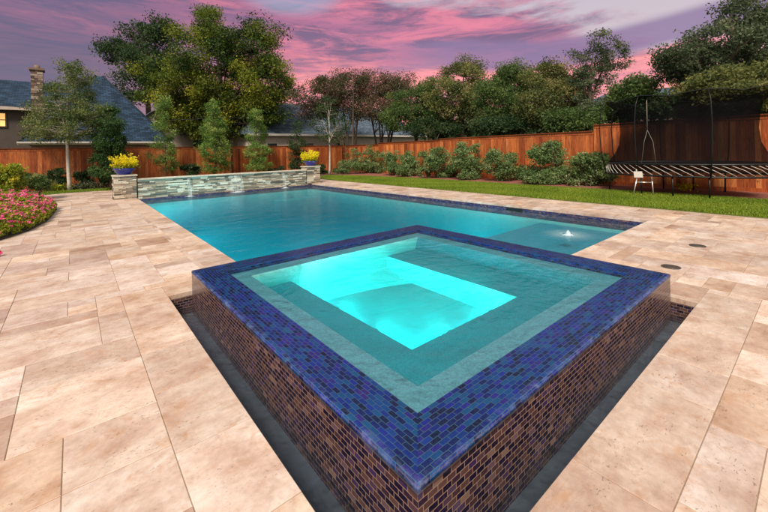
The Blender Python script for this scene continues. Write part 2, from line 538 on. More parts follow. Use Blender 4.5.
# ------------------------------------------------------------------ foliage
def leaf_cloud(name, centres, size, mat, parent=None, tint=None, flat=0.0, aspect=.5, up=None):
    """one mesh of small rhombic leaves at the given centres; tint is a 0..1 value for each leaf"""
    C = np.asarray(centres, dtype=np.float64); n = len(C)
    a = RNG.normal(size=(n, 3)); a[:, 2] *= (1 - flat)
    if up is not None: a = a * (1 - up) + np.array([0, 0, 1.0]) * up * 2
    a /= np.linalg.norm(a, axis=1)[:, None]
    b = RNG.normal(size=(n, 3)); b -= (b * a).sum(1)[:, None] * a; b /= np.linalg.norm(b, axis=1)[:, None]
    nn = np.cross(a, b)
    s = size * RNG.uniform(.6, 1.35, n)[:, None]
    w = s * aspect
    V = np.stack([C - a * s * .5, C + b * w * .5 + nn * w * .16, C + a * s * .5, C - b * w * .5 + nn * w * .16], axis=1).reshape(-1, 3)
    me = bpy.data.meshes.new(name)
    me.vertices.add(4 * n); me.vertices.foreach_set('co', V.ravel())
    me.loops.add(4 * n); me.loops.foreach_set('vertex_index', np.arange(4 * n, dtype=np.int32))
    me.polygons.add(n); me.polygons.foreach_set('loop_start', np.arange(0, 4 * n, 4, dtype=np.int32))
    me.polygons.foreach_set('loop_total', np.full(n, 4, dtype=np.int32))
    t = RNG.uniform(0, 1, n) if tint is None else np.clip(tint, 0, 1)
    ca = me.color_attributes.new('tint', 'FLOAT_COLOR', 'CORNER')
    cc = np.ones((n, 4, 4)); cc[:, :, 0] = t[:, None]; cc[:, :, 1] = t[:, None]; cc[:, :, 2] = t[:, None]
    ca.data.foreach_set('color', cc.ravel())
    me.update(calc_edges=True)
    me.materials.append(mat)
    o = bpy.data.objects.new(name, me); col.objects.link(o)
    if parent: o.parent = parent
    return o


def bez(p0, p1, p2, n=6):
    return [p0 * (1 - t) ** 2 + p1 * 2 * t * (1 - t) + p2 * t * t for t in [i / n for i in range(n + 1)]]


def tree(name, label, base, lobes, leafmat, nclump, per, clump_r, leaf, trunk_r, cat='tree', group=None, bark='bark',
         stems=1, fork=.35, tmix=None, flat=.5, limbs=9, lean=0.0):
    """base: foot of the trunk; lobes: (centre, (rx,ry,rz)) world ellipsoids the crown fills.
    Limbs reach into the lobes, twigs to each clump of leaves."""
    base = Vector(base)
    root = empty(name, base, label, cat, group)
    L = [(Vector(c) - base, r) for c, r in lobes]
    vol = [r[0] * r[1] * r[2] for _, r in L]
    pick = random.choices(range(len(L)), weights=[v ** .6 for v in vol], k=nclump)
    targets = []
    for k in pick:
        c, r = L[k]
        d = Vector((random.gauss(0, 1), random.gauss(0, 1), random.gauss(0, 1))).normalized()
        rr = random.uniform(.25, 1) ** .45 * random.uniform(.86, 1.04)
        targets.append(Vector((c.x + d.x * r[0] * rr, c.y + d.y * r[1] * rr, max(.15, c.z + d.z * r[2] * rr))))
    zmin = min(t.z for t in targets); zmax = max(t.z for t in targets)
    mid = sum((c * v for (c, _), v in zip(L, vol)), Vector()) / sum(vol)
    forkz = max(.12, zmin + (zmax - zmin) * (fork - .35)) if fork >= .35 else zmax * fork
    mb = MB()
    starts = []
    for s in range(stems):
        a = 2 * math.pi * s / stems + 1
        sp = (.05 + .12 * zmax / 4) if stems > 1 else 0
        off = Vector((math.cos(a) * sp, math.sin(a) * sp, 0))
        top = Vector((mid.x * .75, mid.y * .75, zmin + (zmax - zmin) * .72)) + off * 6
        p1 = Vector((off.x * 1.5, off.y * 1.5, forkz)) + Vector((random.uniform(-1, 1), random.uniform(-1, 1), 0)) * .03 * zmax
        pts = bez(off, p1, top, 12)
        r0 = trunk_r / math.sqrt(stems)
        rad = [r0 * (1 - .82 * i / 12) * (1.25 if i == 0 else 1) for i in range(13)]
        mb.tube(pts, rad, 9)
        starts.append((pts, rad))
    lim = []
    seeds = random.sample(targets, min(limbs, len(targets)))
    for sd in seeds:
        pts, rad = random.choice(starts)
        hz = sd.z * random.uniform(.35, .75)
        i = min(range(len(pts) - 1), key=lambda k: abs(pts[k].z - max(hz, forkz)))
        p0 = pts[i]; end = p0.lerp(sd, .78)
        ctrl = p0.lerp(end, .45) + Vector((0, 0, (end - p0).length * .16))
        lp = bez(p0, ctrl, end, 7)
        r0 = rad[i] * .55
        mb.tube(lp, [r0 * (1 - .75 * k / 7) for k in range(8)], 6, cap=False)
        lim.append((lp, r0))
    allp = [(p, .5 * r) for lp, r in lim for p in lp[2:]] + [(p, r * .4) for pts, rad in starts for p, r in zip(pts[6:], rad[6:])]
    for t in targets:
        p, r = min(allp, key=lambda q: (q[0] - t).length + (0.3 if q[0].z > t.z else 0))
        m_ = p.lerp(t, .5) + Vector((random.uniform(-1, 1), random.uniform(-1, 1), random.uniform(0, 1))) * (t - p).length * .12
        mb.tube(bez(p, m_, t, 3), [min(r, trunk_r * .14), trunk_r * .08, trunk_r * .05, trunk_r * .02], 4, cap=False)
    mb.build('trunk', M[bark], root)
    C = []; T = []
    for t in targets:
        k = int(per * random.uniform(.5, 1.5)); cr = clump_r * random.uniform(.6, 1.35)
        g = np.clip(RNG.normal(size=(k, 3)), -1.7, 1.7) * np.array([cr, cr, cr * (1 - flat * .6)]) * .6
        C.append(g + np.array(t))
        bt = tmix(t) if tmix else random.gauss(.5, .21)
        T.append(RNG.normal(bt, .07, k))
    leaf_cloud('crown', np.concatenate(C), leaf, leafmat, root, np.concatenate(T))
    return root


def lobes_px(spec, depth, jit=0.06, k=.85):
    """ellipsoid lobes given where they are seen, at a real distance and with real depth"""
    out = []
    for cx, cy, rx, ry in spec:
        d = depth * (1 + random.uniform(-jit, jit))
        c = at_d(cx, cy, d)
        r = rx * d / F
        out.append((c, (r, (r + ry * d / F) * .5 * k + r * (1 - k), ry * d / F)))
    return out


def depth_y(px, y):
    d = ray(px, 150); return y / d.y


def depth_x(px, x):
    d = ray(px, 150); return x / d.x


# ================================================================== SETTING
# ground sheet with an opening for the pool excavation
g = MB()
BX0, BX1, BY0, BY1 = .5, 8.95, .6, 16.2
FAR = 400
for x0, x1, y0, y1 in ((-FAR, BX0, -FAR, FAR), (BX1, FAR, -FAR, FAR), (BX0, BX1, -FAR, BY0), (BX0, BX1, BY1, FAR)):
    g.poly([(x0, y0, -.06), (x1, y0, -.06), (x1, y1, -.06), (x0, y1, -.06)])
M['ground'] = simple('ground_soil', (.07, .075, .035), .95, nz=.6, var=.4)
tag(g.build('ground', M['ground']), kind='structure')

# --- paving: rectangles minus the openings
VOID = [(.755, 4.5, .815, 4.54), (1.726, 8.747, 2.32, 15.95), (1.05, 1.76, 15.95, 16.66), (8.52, 9.23, 15.88, 16.66), (1.76, 8.52, 15.95, 16.35)]
COP = [(.37, .755, -2, 4.92, 'y'), (.755, 4.9, .43, .815, 'x'), (1.33, 1.726, 4.54, 15.95, 'y'), (4.5, 9.14, 1.93, 2.32, 'x'),
       (8.747, 9.14, 2.32, 15.88, 'y'), (.755, 1.33, 4.54, 4.92, 'x')]


def sub(rects, hole):
    out = []
    hx0, hx1, hy0, hy1 = hole
    for x0, x1, y0, y1 in rects:
        if hx1 <= x0 or hx0 >= x1 or hy1 <= y0 or hy0 >= y1: out.append((x0, x1, y0, y1)); continue
        if y0 < hy0: out.append((x0, x1, y0, hy0))
        if y1 > hy1: out.append((x0, x1, hy1, y1))
        a, b = max(y0, hy0), min(y1, hy1)
        if x0 < hx0: out.append((x0, hx0, a, b))
        if x1 > hx1: out.append((hx1, x1, a, b))
    return [r for r in out if r[1] - r[0] > .03 and r[3] - r[2] > .03]


pv = MB()
GAP = .0019


def slab(x0, x1, y0, y1, edge=None):
    if x1 - x0 < .02 or y1 - y0 < .02: return
    z = random.uniform(-.001, .001)
    t = (min(1, max(0, random.gauss(.5, .24))), random.random(), random.random())
    far = math.hypot((x0 + x1) / 2, (y0 + y1) / 2) > 9
    if far: pv.box(x0 + GAP, x1 - GAP, y0 + GAP, y1 - GAP, -.05, z, t, skip='b')
    else: pv.cbox(x0 + GAP, x1 - GAP, y0 + GAP, y1 - GAP, -.05, z, .0028, t)


for x0, x1, y0, y1, ax in COP:
    a, b = (y0, y1) if ax == 'y' else (x0, x1)
    s = a
    while s < b - .01:
        L_ = random.choice([.61, .61, .46, .92])
        e = min(b, s + L_)
        if b - e < .2: e = b
        if ax == 'y': slab(x0, x1, s, e)
        else: slab(s, e, y0, y1)
        s = e
holes = VOID + [c[:4] for c in COP]
U = .2215
nx, ny = int(14.6 / U), int(24.0 / U)
X0, Y0 = -4.05, -2.0
occ = np.zeros((nx, ny), bool)
for j in range(ny):
    for i in range(nx):
        if occ[i, j]: continue
        sizes = random.choices([(3, 2), (2, 3), (2, 2), (4, 2), (2, 1), (3, 3), (1, 1), (3, 1)], weights=[7, 3, 4, 5, 1.5, 2.5, .5, .8], k=6) + [(1, 1)]
        for w, h in sizes:
            if i + w <= nx and j + h <= ny and not occ[i:i + w, j:j + h].any(): break
        occ[i:i + w, j:j + h] = True
        rs = [(X0 + i * U, min(10.5, X0 + (i + w) * U), Y0 + j * U, Y0 + (j + h) * U)]
        for hl in holes: rs = sub(rs, hl)
        for r in rs:
            cx, cy = (r[0] + r[1]) / 2, (r[2] + r[3]) / 2
            if cy > 19.8 + .9 * math.exp(-((cx - .2) / 1.6) ** 2) and cx < 2: continue
            if cx > 1.9 and cy > 18.7 - max(0, 9 - cx) * .3: continue
            slab(*r)
tag(pv.build('patio_paving', M['trav']), kind='structure')
bd = MB()
for r in sub(sub(sub([(-4.05, 10.5, -2.0, 18.9)], (.745, 4.51, .805, 4.55)), (1.71, 8.76, 2.31, 15.97)), (0, 0, 0, 0)):
    bd.box(*r, -.058, -.0055)
tag(bd.build('paving_joint_bed', M['grout']), kind='structure')

# --- pool shell
WL = -.10
pool = empty('swimming_pool', (1.726, 2.32, 0), 'long rectangular pool of glowing turquoise water edged in dark mosaic tile', 'swimming pool')
pc = Vector((1.726, 2.32, 0))


def P_(mb, name, mat, par, org):
    """builds in world coordinates, then shifts the mesh under its thing"""
    mb.v = [(v[0] - org[0], v[1] - org[1], v[2] - org[2]) for v in mb.v]
    return mb.build(name, mat, par)


px0, px1, py0, py1 = 1.726, 8.747, 2.32, 15.95
sx0, sx1, sy0, sy1 = .983, 4.486, 1.019, 4.52
DB = -1.35
b = MB()
# inner skin, L-shaped in plan because the spa stands in the near corner
ring = [(px0, sy1), (sx1, sy1), (sx1, py0), (px1, py0), (px1, py1), (px0, py1)]
for i in range(6):
    a, c = ring[i], ring[(i + 1) % 6]
    b.poly([(*a, -.26), (*c, -.26), (*c, DB), (*a, DB)])
b.poly([(px0, sy1, DB), (px1, sy1, DB), (px1, py1, DB), (px0, py1, DB)])
b.poly([(sx1, py0, DB), (px1, py0, DB), (px1, sy1, DB), (sx1, sy1, DB)])
P_(b, 'basin', M['plaster'], pool, pc)
b = MB()
for i in range(6):
    a, c = ring[i], ring[(i + 1) % 6]
    L_ = math.hypot(c[0] - a[0], c[1] - a[1])
    nrm = ((c[1] - a[1]) / L_ * -.006, (c[0] - a[0]) / L_ * .006)
    b.poly([(a[0] + nrm[0], a[1] + nrm[1], -.052), (c[0] + nrm[0], c[1] + nrm[1], -.052), (c[0] + nrm[0], c[1] + nrm[1], -.26), (a[0] + nrm[0], a[1] + nrm[1], -.26)],
           None, [(0, 0), (L_, 0), (L_, -.21), (0, -.21)])
P_(b, 'waterline_tiles', M['tile_line'], pool, pc)
b = MB()
b.box(sx1 + .004, px1 - .004, py0 + .004, 4.55, DB, -.34)
P_(b, 'tanning_ledge', M['ledge'], pool, pc)
b = MB()
b.box(px1 - 1.9, px1 - .004, 15.3, py1 - .004, DB, -.6)
P_(b, 'bench', M['plaster'], pool, pc)
b = MB()
b.box(px1 - .014, px1 + .002, 5.02, 5.48, -.16, -.054)
P_(b, 'skimmer_opening', M['black'], pool, pc)

w = MB()
lv = [(px0, sy1), (sx1, sy1), (sx1, py0), (px1, py0), (px1, py1), (px0, py1)]
e = .004
lvw = [(px0 - e, sy1 - e), (sx1 - e, sy1 - e), (sx1 - e, py0 - e), (px1 + e, py0 - e), (px1 + e, py1 + e), (px0 - e, py1 + e)]
w.poly([(x, y, WL) for x, y in lvw]); w.poly([(x, y, DB - .01) for x, y in lvw[::-1]])
for i in range(6):
    a, c = lvw[i], lvw[(i + 1) % 6]
    w.poly([(*a, WL), (*a, DB - .01), (*c, DB - .01), (*c, WL)])
tag(w.build('pool_water', M['pool_water']), kind='structure')

# --- overflow channel round the spa
ch = MB()
ch.poly([(.755, .815, -.24), (4.5, .815, -.24), (4.5, 4.54, -.24), (.755, 4.54, -.24)])
tl = MB()


def strip(mb, a, c, z0, z1):
    L_ = math.hypot(c[0] - a[0], c[1] - a[1])
    mb.poly([(*a, z1), (*c, z1), (*c, z0), (*a, z0)], None, [(0, z1), (L_, z1), (L_, z0), (0, z0)])


chan = empty('overflow_channel', (.755, .815, 0), 'narrow dark gutter of still water round the foot of the spa', 'gutter')
for a, c in (((.757, .815), (.757, 4.54)), ((4.498, .817), (.755, .817)), ((.755, 4.538), (1.2, 4.538)), ((4.498, 1.2), (4.498, .815))):
    strip(tl, a, c, -.43, -.051)
P_(tl, 'channel_tiles', M['tile_side'], chan, (.755, .815, 0))
P_(ch, 'channel_floor', M['channel'], chan, (.755, .815, 0))
cw = MB()
cw.poly([(.75, .81, -.17), (4.5, .81, -.17), (4.5, sy0 + .01, -.17), (.75, sy0 + .01, -.17)])
cw.poly([(.75, sy0 + .01, -.17), (sx0 + .01, sy0 + .01, -.17), (sx0 + .01, 4.54, -.17), (.75, 4.54, -.17)])
tag(cw.build('channel_water', M['chan_water']), kind='structure')

# --- spa
ZT = .223
spa = empty('raised_spa', (sx0, sy0, -.42), 'square raised spa clad in blue and copper glass mosaic in the foreground', 'hot tub')
so = (sx0, sy0, -.42)
b = MB()
oc = [(sx0, sy0), (sx1, sy0), (sx1, sy1), (sx0, sy1)]
for i in range(4):
    a, c = oc[i], oc[(i + 1) % 4]
    L_ = 3.5
    n = 6
    b.poly([(*a, -.42), (*c, -.42), (*c, ZT - .004), (*a, ZT - .004)], None, [(0, -.42 - ZT), (L_, -.42 - ZT), (L_, 0), (0, 0)])
P_(b, 'outer_wall', M['tile_side'], spa, so)
BW = .28
r = .010
ic = [(sx0 + BW, sy0 + BW), (sx1 - BW, sy0 + BW), (sx1 - BW, sy1 - BW), (sx0 + BW, sy1 - BW)]
oc2 = [(sx0 - .003, sy0 - .003), (sx1 + .003, sy0 - .003), (sx1 + .003, sy1 + .003), (sx0 - .003, sy1 + .003)]
oc3 = [(sx0 + r, sy0 + r), (sx1 - r, sy0 + r), (sx1 - r, sy1 - r), (sx0 + r, sy1 - r)]
b = MB()
for i in range(4):
    j = (i + 1) % 4
    # mitred band: u runs along the edge from its middle, v inwards
    h = 3.5 / 2
    b.poly([(*oc3[i], ZT), (*oc3[j], ZT), (*ic[j], ZT), (*ic[i], ZT)], None, [(-h, 0), (h, 0), (h - BW, BW), (-h + BW, BW)])
    b.poly([(*oc2[i], ZT - r), (*oc2[j], ZT - r), (*oc3[j], ZT), (*oc3[i], ZT)], None, [(-h, -r * 1.4), (h, -r * 1.4), (h, 0), (-h, 0)])
    b.poly([(*oc2[i], ZT - r - .015), (*oc2[j], ZT - r - .015), (*oc2[j], ZT - r), (*oc2[i], ZT - r)], None, [(-h, -.03), (h, -.03), (h, -.014), (-h, -.014)])
    # the band turns down inside the tub
    b.poly([(*ic[i], ZT), (*ic[j], ZT), (*ic[j], ZT - .05), (*ic[i], ZT - .05)], None, [(-h, BW), (h, BW), (h, BW + .05), (-h, BW + .05)])
P_(b, 'tile_rim', M['tile_top'], spa, so)
def mat_spill():
    m = NT('spill_film'); m.n.remove(m.b)
    uv = m.coord('UV'); su = m.n.new('ShaderNodeSeparateXYZ'); m.link(uv, su.inputs[0])
    pos = geo_pos(m)
    n = m.noise(m.mapping(uv, (5, 14, 1)), 1.0, 6, .7, 1.2)
    n2 = m.noise(pos, 26, 4, .7, .5)
    bp = m.new('ShaderNodeBump'); bp.inputs['Strength'].default_value = .35; bp.inputs['Distance'].default_value = .01; m.link(m.math('ADD', n, m.math('MULTIPLY', n2, .2)), bp.inputs['Height'])
    gl = m.new('ShaderNodeBsdfAnisotropic'); gl.inputs['Roughness'].default_value = .12; m.link(bp.outputs[0], gl.inputs['Normal'])
    tr = m.new('ShaderNodeBsdfTransparent')
    fr = m.new('ShaderNodeFresnel'); fr.inputs['IOR'].default_value = 1.33; m.link(bp.outputs[0], fr.inputs['Normal'])
    mx = m.new('ShaderNodeMixShader'); m.link(m.math('MULTIPLY', fr.outputs[0], .9), mx.inputs[0]); m.link(tr.outputs[0], mx.inputs[1]); m.link(gl.outputs[0], mx.inputs[2])
    # aerated water and the wet edge's violet highlights, painted as a broken lip
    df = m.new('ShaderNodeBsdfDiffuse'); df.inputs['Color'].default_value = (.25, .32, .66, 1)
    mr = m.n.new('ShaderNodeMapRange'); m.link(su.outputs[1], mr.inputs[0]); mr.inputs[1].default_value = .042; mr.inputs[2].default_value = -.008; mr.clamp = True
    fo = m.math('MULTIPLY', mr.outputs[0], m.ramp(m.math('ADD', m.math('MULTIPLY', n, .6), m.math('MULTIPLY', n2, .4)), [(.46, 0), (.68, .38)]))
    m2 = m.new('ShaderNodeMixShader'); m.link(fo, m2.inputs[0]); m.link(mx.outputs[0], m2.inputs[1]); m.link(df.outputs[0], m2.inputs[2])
    m.link(m2.outputs[0], m.out.inputs['Surface'])
    return m.m


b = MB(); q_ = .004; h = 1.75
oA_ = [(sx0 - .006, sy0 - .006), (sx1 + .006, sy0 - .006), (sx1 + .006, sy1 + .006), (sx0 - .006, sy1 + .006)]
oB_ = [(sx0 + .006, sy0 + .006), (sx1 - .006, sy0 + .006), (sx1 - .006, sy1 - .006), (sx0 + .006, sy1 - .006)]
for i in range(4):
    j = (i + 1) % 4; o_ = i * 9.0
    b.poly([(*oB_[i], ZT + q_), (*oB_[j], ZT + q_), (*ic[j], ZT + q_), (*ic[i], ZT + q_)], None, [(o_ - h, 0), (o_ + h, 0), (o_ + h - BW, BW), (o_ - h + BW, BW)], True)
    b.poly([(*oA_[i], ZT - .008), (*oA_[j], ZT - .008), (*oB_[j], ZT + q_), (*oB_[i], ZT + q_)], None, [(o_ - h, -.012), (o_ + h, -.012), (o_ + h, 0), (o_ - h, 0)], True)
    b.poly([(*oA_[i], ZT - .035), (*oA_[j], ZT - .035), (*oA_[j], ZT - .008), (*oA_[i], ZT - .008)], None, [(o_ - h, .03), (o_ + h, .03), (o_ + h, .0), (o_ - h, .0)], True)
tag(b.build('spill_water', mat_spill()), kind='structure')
# tub inside, built at the depths it appears to have through the water
b = MB()
LW = .20
lc = [(ic[0][0] + LW, ic[0][1] + LW), (ic[2][0] - LW, ic[0][1] + LW), (ic[2][0] - LW, ic[2][1] - LW), (ic[0][0] + LW, ic[2][1] - LW)]
ZL, ZB, ZF = ZT - .05, .0, -.36
for i in range(4):
    j = (i + 1) % 4
    b.poly([(*ic[i], ZL), (*ic[j], ZL), (*lc[j], ZL), (*lc[i], ZL)])
fx0, fx1, fy0 = 1.93, 3.40, 2.03
fy1 = lc[2][1]
x0, x1, y0, y1 = lc[0][0], lc[2][0], lc[0][1], lc[2][1]
c_ = .05
# coved drop from the ledge to the bench
inn = [(x0 + c_, y0 + c_), (x1 - c_, y0 + c_), (x1 - c_, y1), (x0 + c_, y1)]
lo = [(x0, y0), (x1, y0), (x1, y1), (x0, y1)]
for i in (0, 1, 3):
    j = (i + 1) % 4
    b.poly([(*lo[i], ZL), (*lo[j], ZL), (*inn[j], ZB), (*inn[i], ZB)])
fw = MB()
ZN = -.46   # the footwell floor falls from the far wall towards the near seat
ZF = -.20
fw.poly([(x0, y1, ZL), (x1, y1, ZL), (x1, y1, ZF - .1), (x0, y1, ZF - .1)])
ax0, ax1, ay0 = inn[0][0], inn[1][0], inn[0][1]
b.poly([(ax0, ay0, ZB), (fx0, fy0, ZB), (fx0, y1, ZB), (ax0, y1, ZB)])
b.poly([(ax0, ay0, ZB), (ax1, ay0, ZB), (fx1, fy0, ZB), (fx0, fy0, ZB)])
b.poly([(ax1, ay0, ZB), (ax1, y1, ZB), (fx1, y1, ZB), (fx1, fy0, ZB)])
k_ = .06
fw.poly([(fx0, fy0, ZB), (fx0 + k_, fy0 + k_, ZN - .03), (fx0 + k_, y1, ZN - .03), (fx0, y1, ZB)])
fw.poly([(fx0, fy0, ZB), (fx1, fy0, ZB), (fx1 - k_, fy0 + k_, ZN - .03), (fx0 + k_, fy0 + k_, ZN - .03)])
fw.poly([(fx1, fy0, ZB), (fx1, y1, ZB), (fx1 - k_, y1, ZN - .03), (fx1 - k_, fy0 + k_, ZN - .03)])
NS = 10
def fz(i, j):
    u_, v_ = i / NS, j / NS
    return ZN + (ZF - ZN) * (.55 * v_ + .45 * v_ * v_) + .05 * u_ * u_
for i in range(NS):
    for j in range(NS):
        X_ = lambda k: fx0 + .02 + (fx1 - fx0 - .04) * k / NS
        Y_ = lambda k: fy0 + .02 + (y1 - fy0 - .02) * k / NS
        fw.poly([(X_(i), Y_(j), fz(i, j)), (X_(i + 1), Y_(j), fz(i + 1, j)), (X_(i + 1), Y_(j + 1), fz(i + 1, j + 1)), (X_(i), Y_(j + 1), fz(i, j + 1))], None, None, True)
P_(b, 'inner_basin', M['plaster_spa_dim'], spa, so)
P_(fw, 'footwell', M['plaster_spa_lit'], spa, so)
w = MB()
w.box(ic[0][0] - .003, ic[2][0] + .003, ic[0][1] - .003, ic[2][1] + .003, -.52, ZT - .004)
tag(w.build('spa_water', M['spa_water']), kind='structure')


def pool_lamp(loc, direction, energy, label, group, colr=(.5, 1, .90), rad=.08):
    t = empty('underwater_lamp', loc, label, 'pool light', group)
    d = Vector(direction).normalized()
    for nm, mt, r_, a_, z_ in (('rim_ring', 'chrome', .095, -.03, -.008), ('lens', 'lens', .07, -.03, .0)):
        m_ = MB(); m_.tube([d * a_, d * z_], r_ * .8, 20)
        m_.build(nm, M[mt], t)
    ld = bpy.data.lights.new('pool_light_source', 'AREA'); ld.shape = 'DISK'; ld.size = rad * 2; ld.energy = energy; ld.color = colr
    ld.spread = math.radians(170)
    lo_ = bpy.data.objects.new('light_source', ld); col.objects.link(lo_); lo_.parent = t
    lo_.location = d * .03
    lo_.rotation_euler = d.to_track_quat('-Z', 'Y').to_euler()
    return t


SL = 'underwater lamps in the spa seats'  # more lamps than a real spa, added to spread light over the footwell
for k_i, (lx, ly, dx, dy, lb_) in enumerate(((2.4, fy0 + .03, 0, 1, 'left one of the unseen round lamps in the near spa seat'), (2.98, fy0 + .03, 0, 1, 'right one of the unseen round lamps in the near spa seat'),
                                           (fx0 + .03, 2.5, 1, 0, 'nearest of the unseen round lamps in the left spa seat'), (fx0 + .03, 3.1, 1, 0, 'middle one of the unseen round lamps in the left spa seat'),
                                           (fx0 + .03, 3.7, 1, 0, 'farthest of the unseen round lamps in the left spa seat'))):
    pool_lamp((lx, ly, -.09), (dx, dy, -.15), 14, lb_, SL, colr=(.5, 1, .82))
PLW = 85
PL = 'underwater lamps along the pool walls'
pool_lamp((3.2, sy1 + .012, -.55), (0, 1, -.05), PLW, 'round underwater lamp in the pool wall behind the spa', PL)
pool_lamp((px0 + .012, 9.2, -.7), (1, 0, -.3), PLW * .55, 'round underwater lamp midway down the left pool wall', PL)
pool_lamp((px0 + .012, 13.6, -.6), (1, 0.1, 0.1), PLW * .9, 'round underwater lamp in the left pool wall near the waterfall wall', PL)

pool_lamp((6.8, 4.56, -.7), (0, 1, -.2), PLW * .6, 'unseen round lamp added in the step below the tanning ledge', PL)  # hidden lamp added to brighten the right part of the pool
# --- lawn, beds
lawn_poly = [(10.5, -3), (13.6, -3), (13.75, 3), (13.75, 14), (13.2, 18.2), (12.4, 20.3), (11.2, 19.6), (10.9, 18.2), (10.5, 16.5)]
m_ = MB(); m_.poly([(x, y, .012) for x, y in lawn_poly]); m_.poly([(x, y, -.06) for x, y in lawn_poly[::-1]])
for i in range(len(lawn_poly)):
    a, c = lawn_poly[i], lawn_poly[(i + 1) % len(lawn_poly)]
    m_.poly([(*a, -.06), (*c, -.06), (*c, .012), (*a, .012)])
M['turf'] = simple('turf_soil', (.10, .13, .02), .95, nz=7, var=.35)
tag(m_.build('lawn', M['turf']), kind='structure')
strip_poly = [(-4, 19.2), (-2.5, 19.9), (-1, 20.35), (.2, 20.75), (1.2, 20.4), (2.2, 19.6), (3.5, 19.2), (3.7, 20), (2, 21.3), (.2, 22), (-1.2, 21.7), (-4, 21.0)]
m_ = MB(); m_.poly([(x, y, .012) for x, y in strip_poly])
for i in range(len(strip_poly)):
    a, c = strip_poly[i], strip_poly[(i + 1) % len(strip_poly)]
    m_.poly([(*a, -.06), (*c, -.06), (*c, .012), (*a, .012)])
tag(m_.build('lawn', M['turf']), kind='structure')
m_ = MB()
m_.box(13.5, 15.95, -4, 23.6, -.07, .005, (.6, 0, 0)); 
tag(m_.build('mulch_bed', M['mulch_red']), kind='structure')
m_ = MB(); m_.box(-5, 13.5, 18.95, 23.6, -.07, -.003, (.4, 0, 0)); m_.box(1.76, 8.52, 16.36, 18.9, -.07, .003, (.4, 0, 0))
tag(m_.build('mulch_bed', M['mulch']), kind='structure')


def inside(poly, x, y):
    n = len(poly); r_ = np.zeros(len(x), bool); j = n - 1
    for i in range(n):
        xi, yi = poly[i]; xj, yj = poly[j]
        r_ ^= ((yi > y) != (yj > y)) & (x < (xj - xi) * (y - yi) / (yj - yi + 1e-12) + xi)
        j = i
    return r_


def grass(name, poly, n, hgt, label):
    xs = np.array([p[0] for p in poly]); ys = np.array([p[1] for p in poly])
    X = RNG.uniform(xs.min(), xs.max(), n); Y = RNG.uniform(ys.min(), ys.max(), n)
    k = inside(poly, X, Y); X, Y = X[k], Y[k]; n = len(X)
    a = RNG.uniform(0, 2 * np.pi, n); wd = RNG.uniform(.008, .016, n); hh = hgt * RNG.uniform(.5, 1.3, n)
    lx, ly = RNG.normal(0, .4, n) * hh, RNG.normal(0, .4, n) * hh
    V = np.empty((n, 3, 3))
    V[:, 0] = np.stack([X - np.cos(a) * wd, Y - np.sin(a) * wd, np.full(n, .01)], 1)
    V[:, 1] = np.stack([X + np.cos(a) * wd, Y + np.sin(a) * wd, np.full(n, .01)], 1)
    V[:, 2] = np.stack([X + lx, Y + ly, .01 + hh], 1)
    me = bpy.data.meshes.new(name)
    me.vertices.add(3 * n); me.vertices.foreach_set('co', V.ravel())
    me.loops.add(3 * n); me.loops.foreach_set('vertex_index', np.arange(3 * n, dtype=np.int32))
    me.polygons.add(n); me.polygons.foreach_set('loop_start', np.arange(0, 3 * n, 3, dtype=np.int32)); me.polygons.foreach_set('loop_total', np.full(n, 3, dtype=np.int32))
    patch = .5 + .22 * np.sin(X * 2.1 + 3 * np.sin(Y * .6)) * np.sin(Y * 1.3 + X) + RNG.normal(0, .2, n)
    t = np.clip(patch, 0, 1)
    cc = np.ones((n, 3, 4)); cc[:, :, :3] = t[:, None, None]
    ca = me.color_attributes.new('tint', 'FLOAT_COLOR', 'CORNER'); ca.data.foreach_set('color', cc.ravel())
    me.update(calc_edges=True); me.materials.append(M['lf_grass'])
    o = bpy.data.objects.new(name, me); col.objects.link(o)
    return tag(o, label, 'grass', kind='stuff')


grass('lawn_grass', lawn_poly, 240000, .05, 'mown bright green grass between the paving and the side fence')
grass('lawn_grass', strip_poly, 30000, .05, 'thin green grass strip along the back edge of the patio')

# ================================================================== WATER WALL, PILLARS, PLANTERS, FALLS
def stack_stone(mb, x0, x1, z0, z1, yface, faceaxis='y', sgn=-1, depth=.1, rowh=.052):
    z = z0
    while z < z1 - .005:
        h = min(random.choice([.035, .045, .055, .07]), z1 - z)
        if z1 - z - h < .02: h = z1 - z
        x = x0
        while x < x1 - .005:
            L_ = min(random.uniform(.12, .42), x1 - x)
            if x1 - x - L_ < .06: L_ = x1 - x
            out = random.uniform(0, .028)
            t = (random.random(), 0, 0)
            g_ = .0025
            if faceaxis == 'y': mb.box(x + g_, x + L_ - g_, yface - out, yface + depth, z + g_, z + h - g_, t)
            elif sgn < 0: mb.box(yface - out, yface + depth, x + g_, x + L_ - g_, z + g_, z + h - g_, t)
            else: mb.box(yface - depth, yface + out, x + g_, x + L_ - g_, z + g_, z + h - g_, t)
            x += L_
        z += h


ww = empty('waterfall_wall', (1.76, 15.95, 0), 'long low wall of stacked ledge stone spilling water into the pool', 'wall')
b = MB(); stack_stone(b, 1.77, 8.5, -.052, .63, 15.98)
P_(b, 'stone_face', M['rock'], ww, (1.76, 15.95, 0))
b = MB(); b.box(1.77, 8.5, 16.081, 16.33, -.05, .63, (.3, 0, 0)); P_(b, 'core', M['rock'], ww, (1.76, 15.95, 0))
b = MB()
x = 1.77
while x < 8.5:
    e_ = min(8.5, x + .61); b.cbox(x + .002, e_ - .002, 15.93, 16.36, .631, .68, .006, (random.random(), 0, 0)); x = e_
P_(b, 'capstone', M['cap'], ww, (1.76, 15.95, 0))


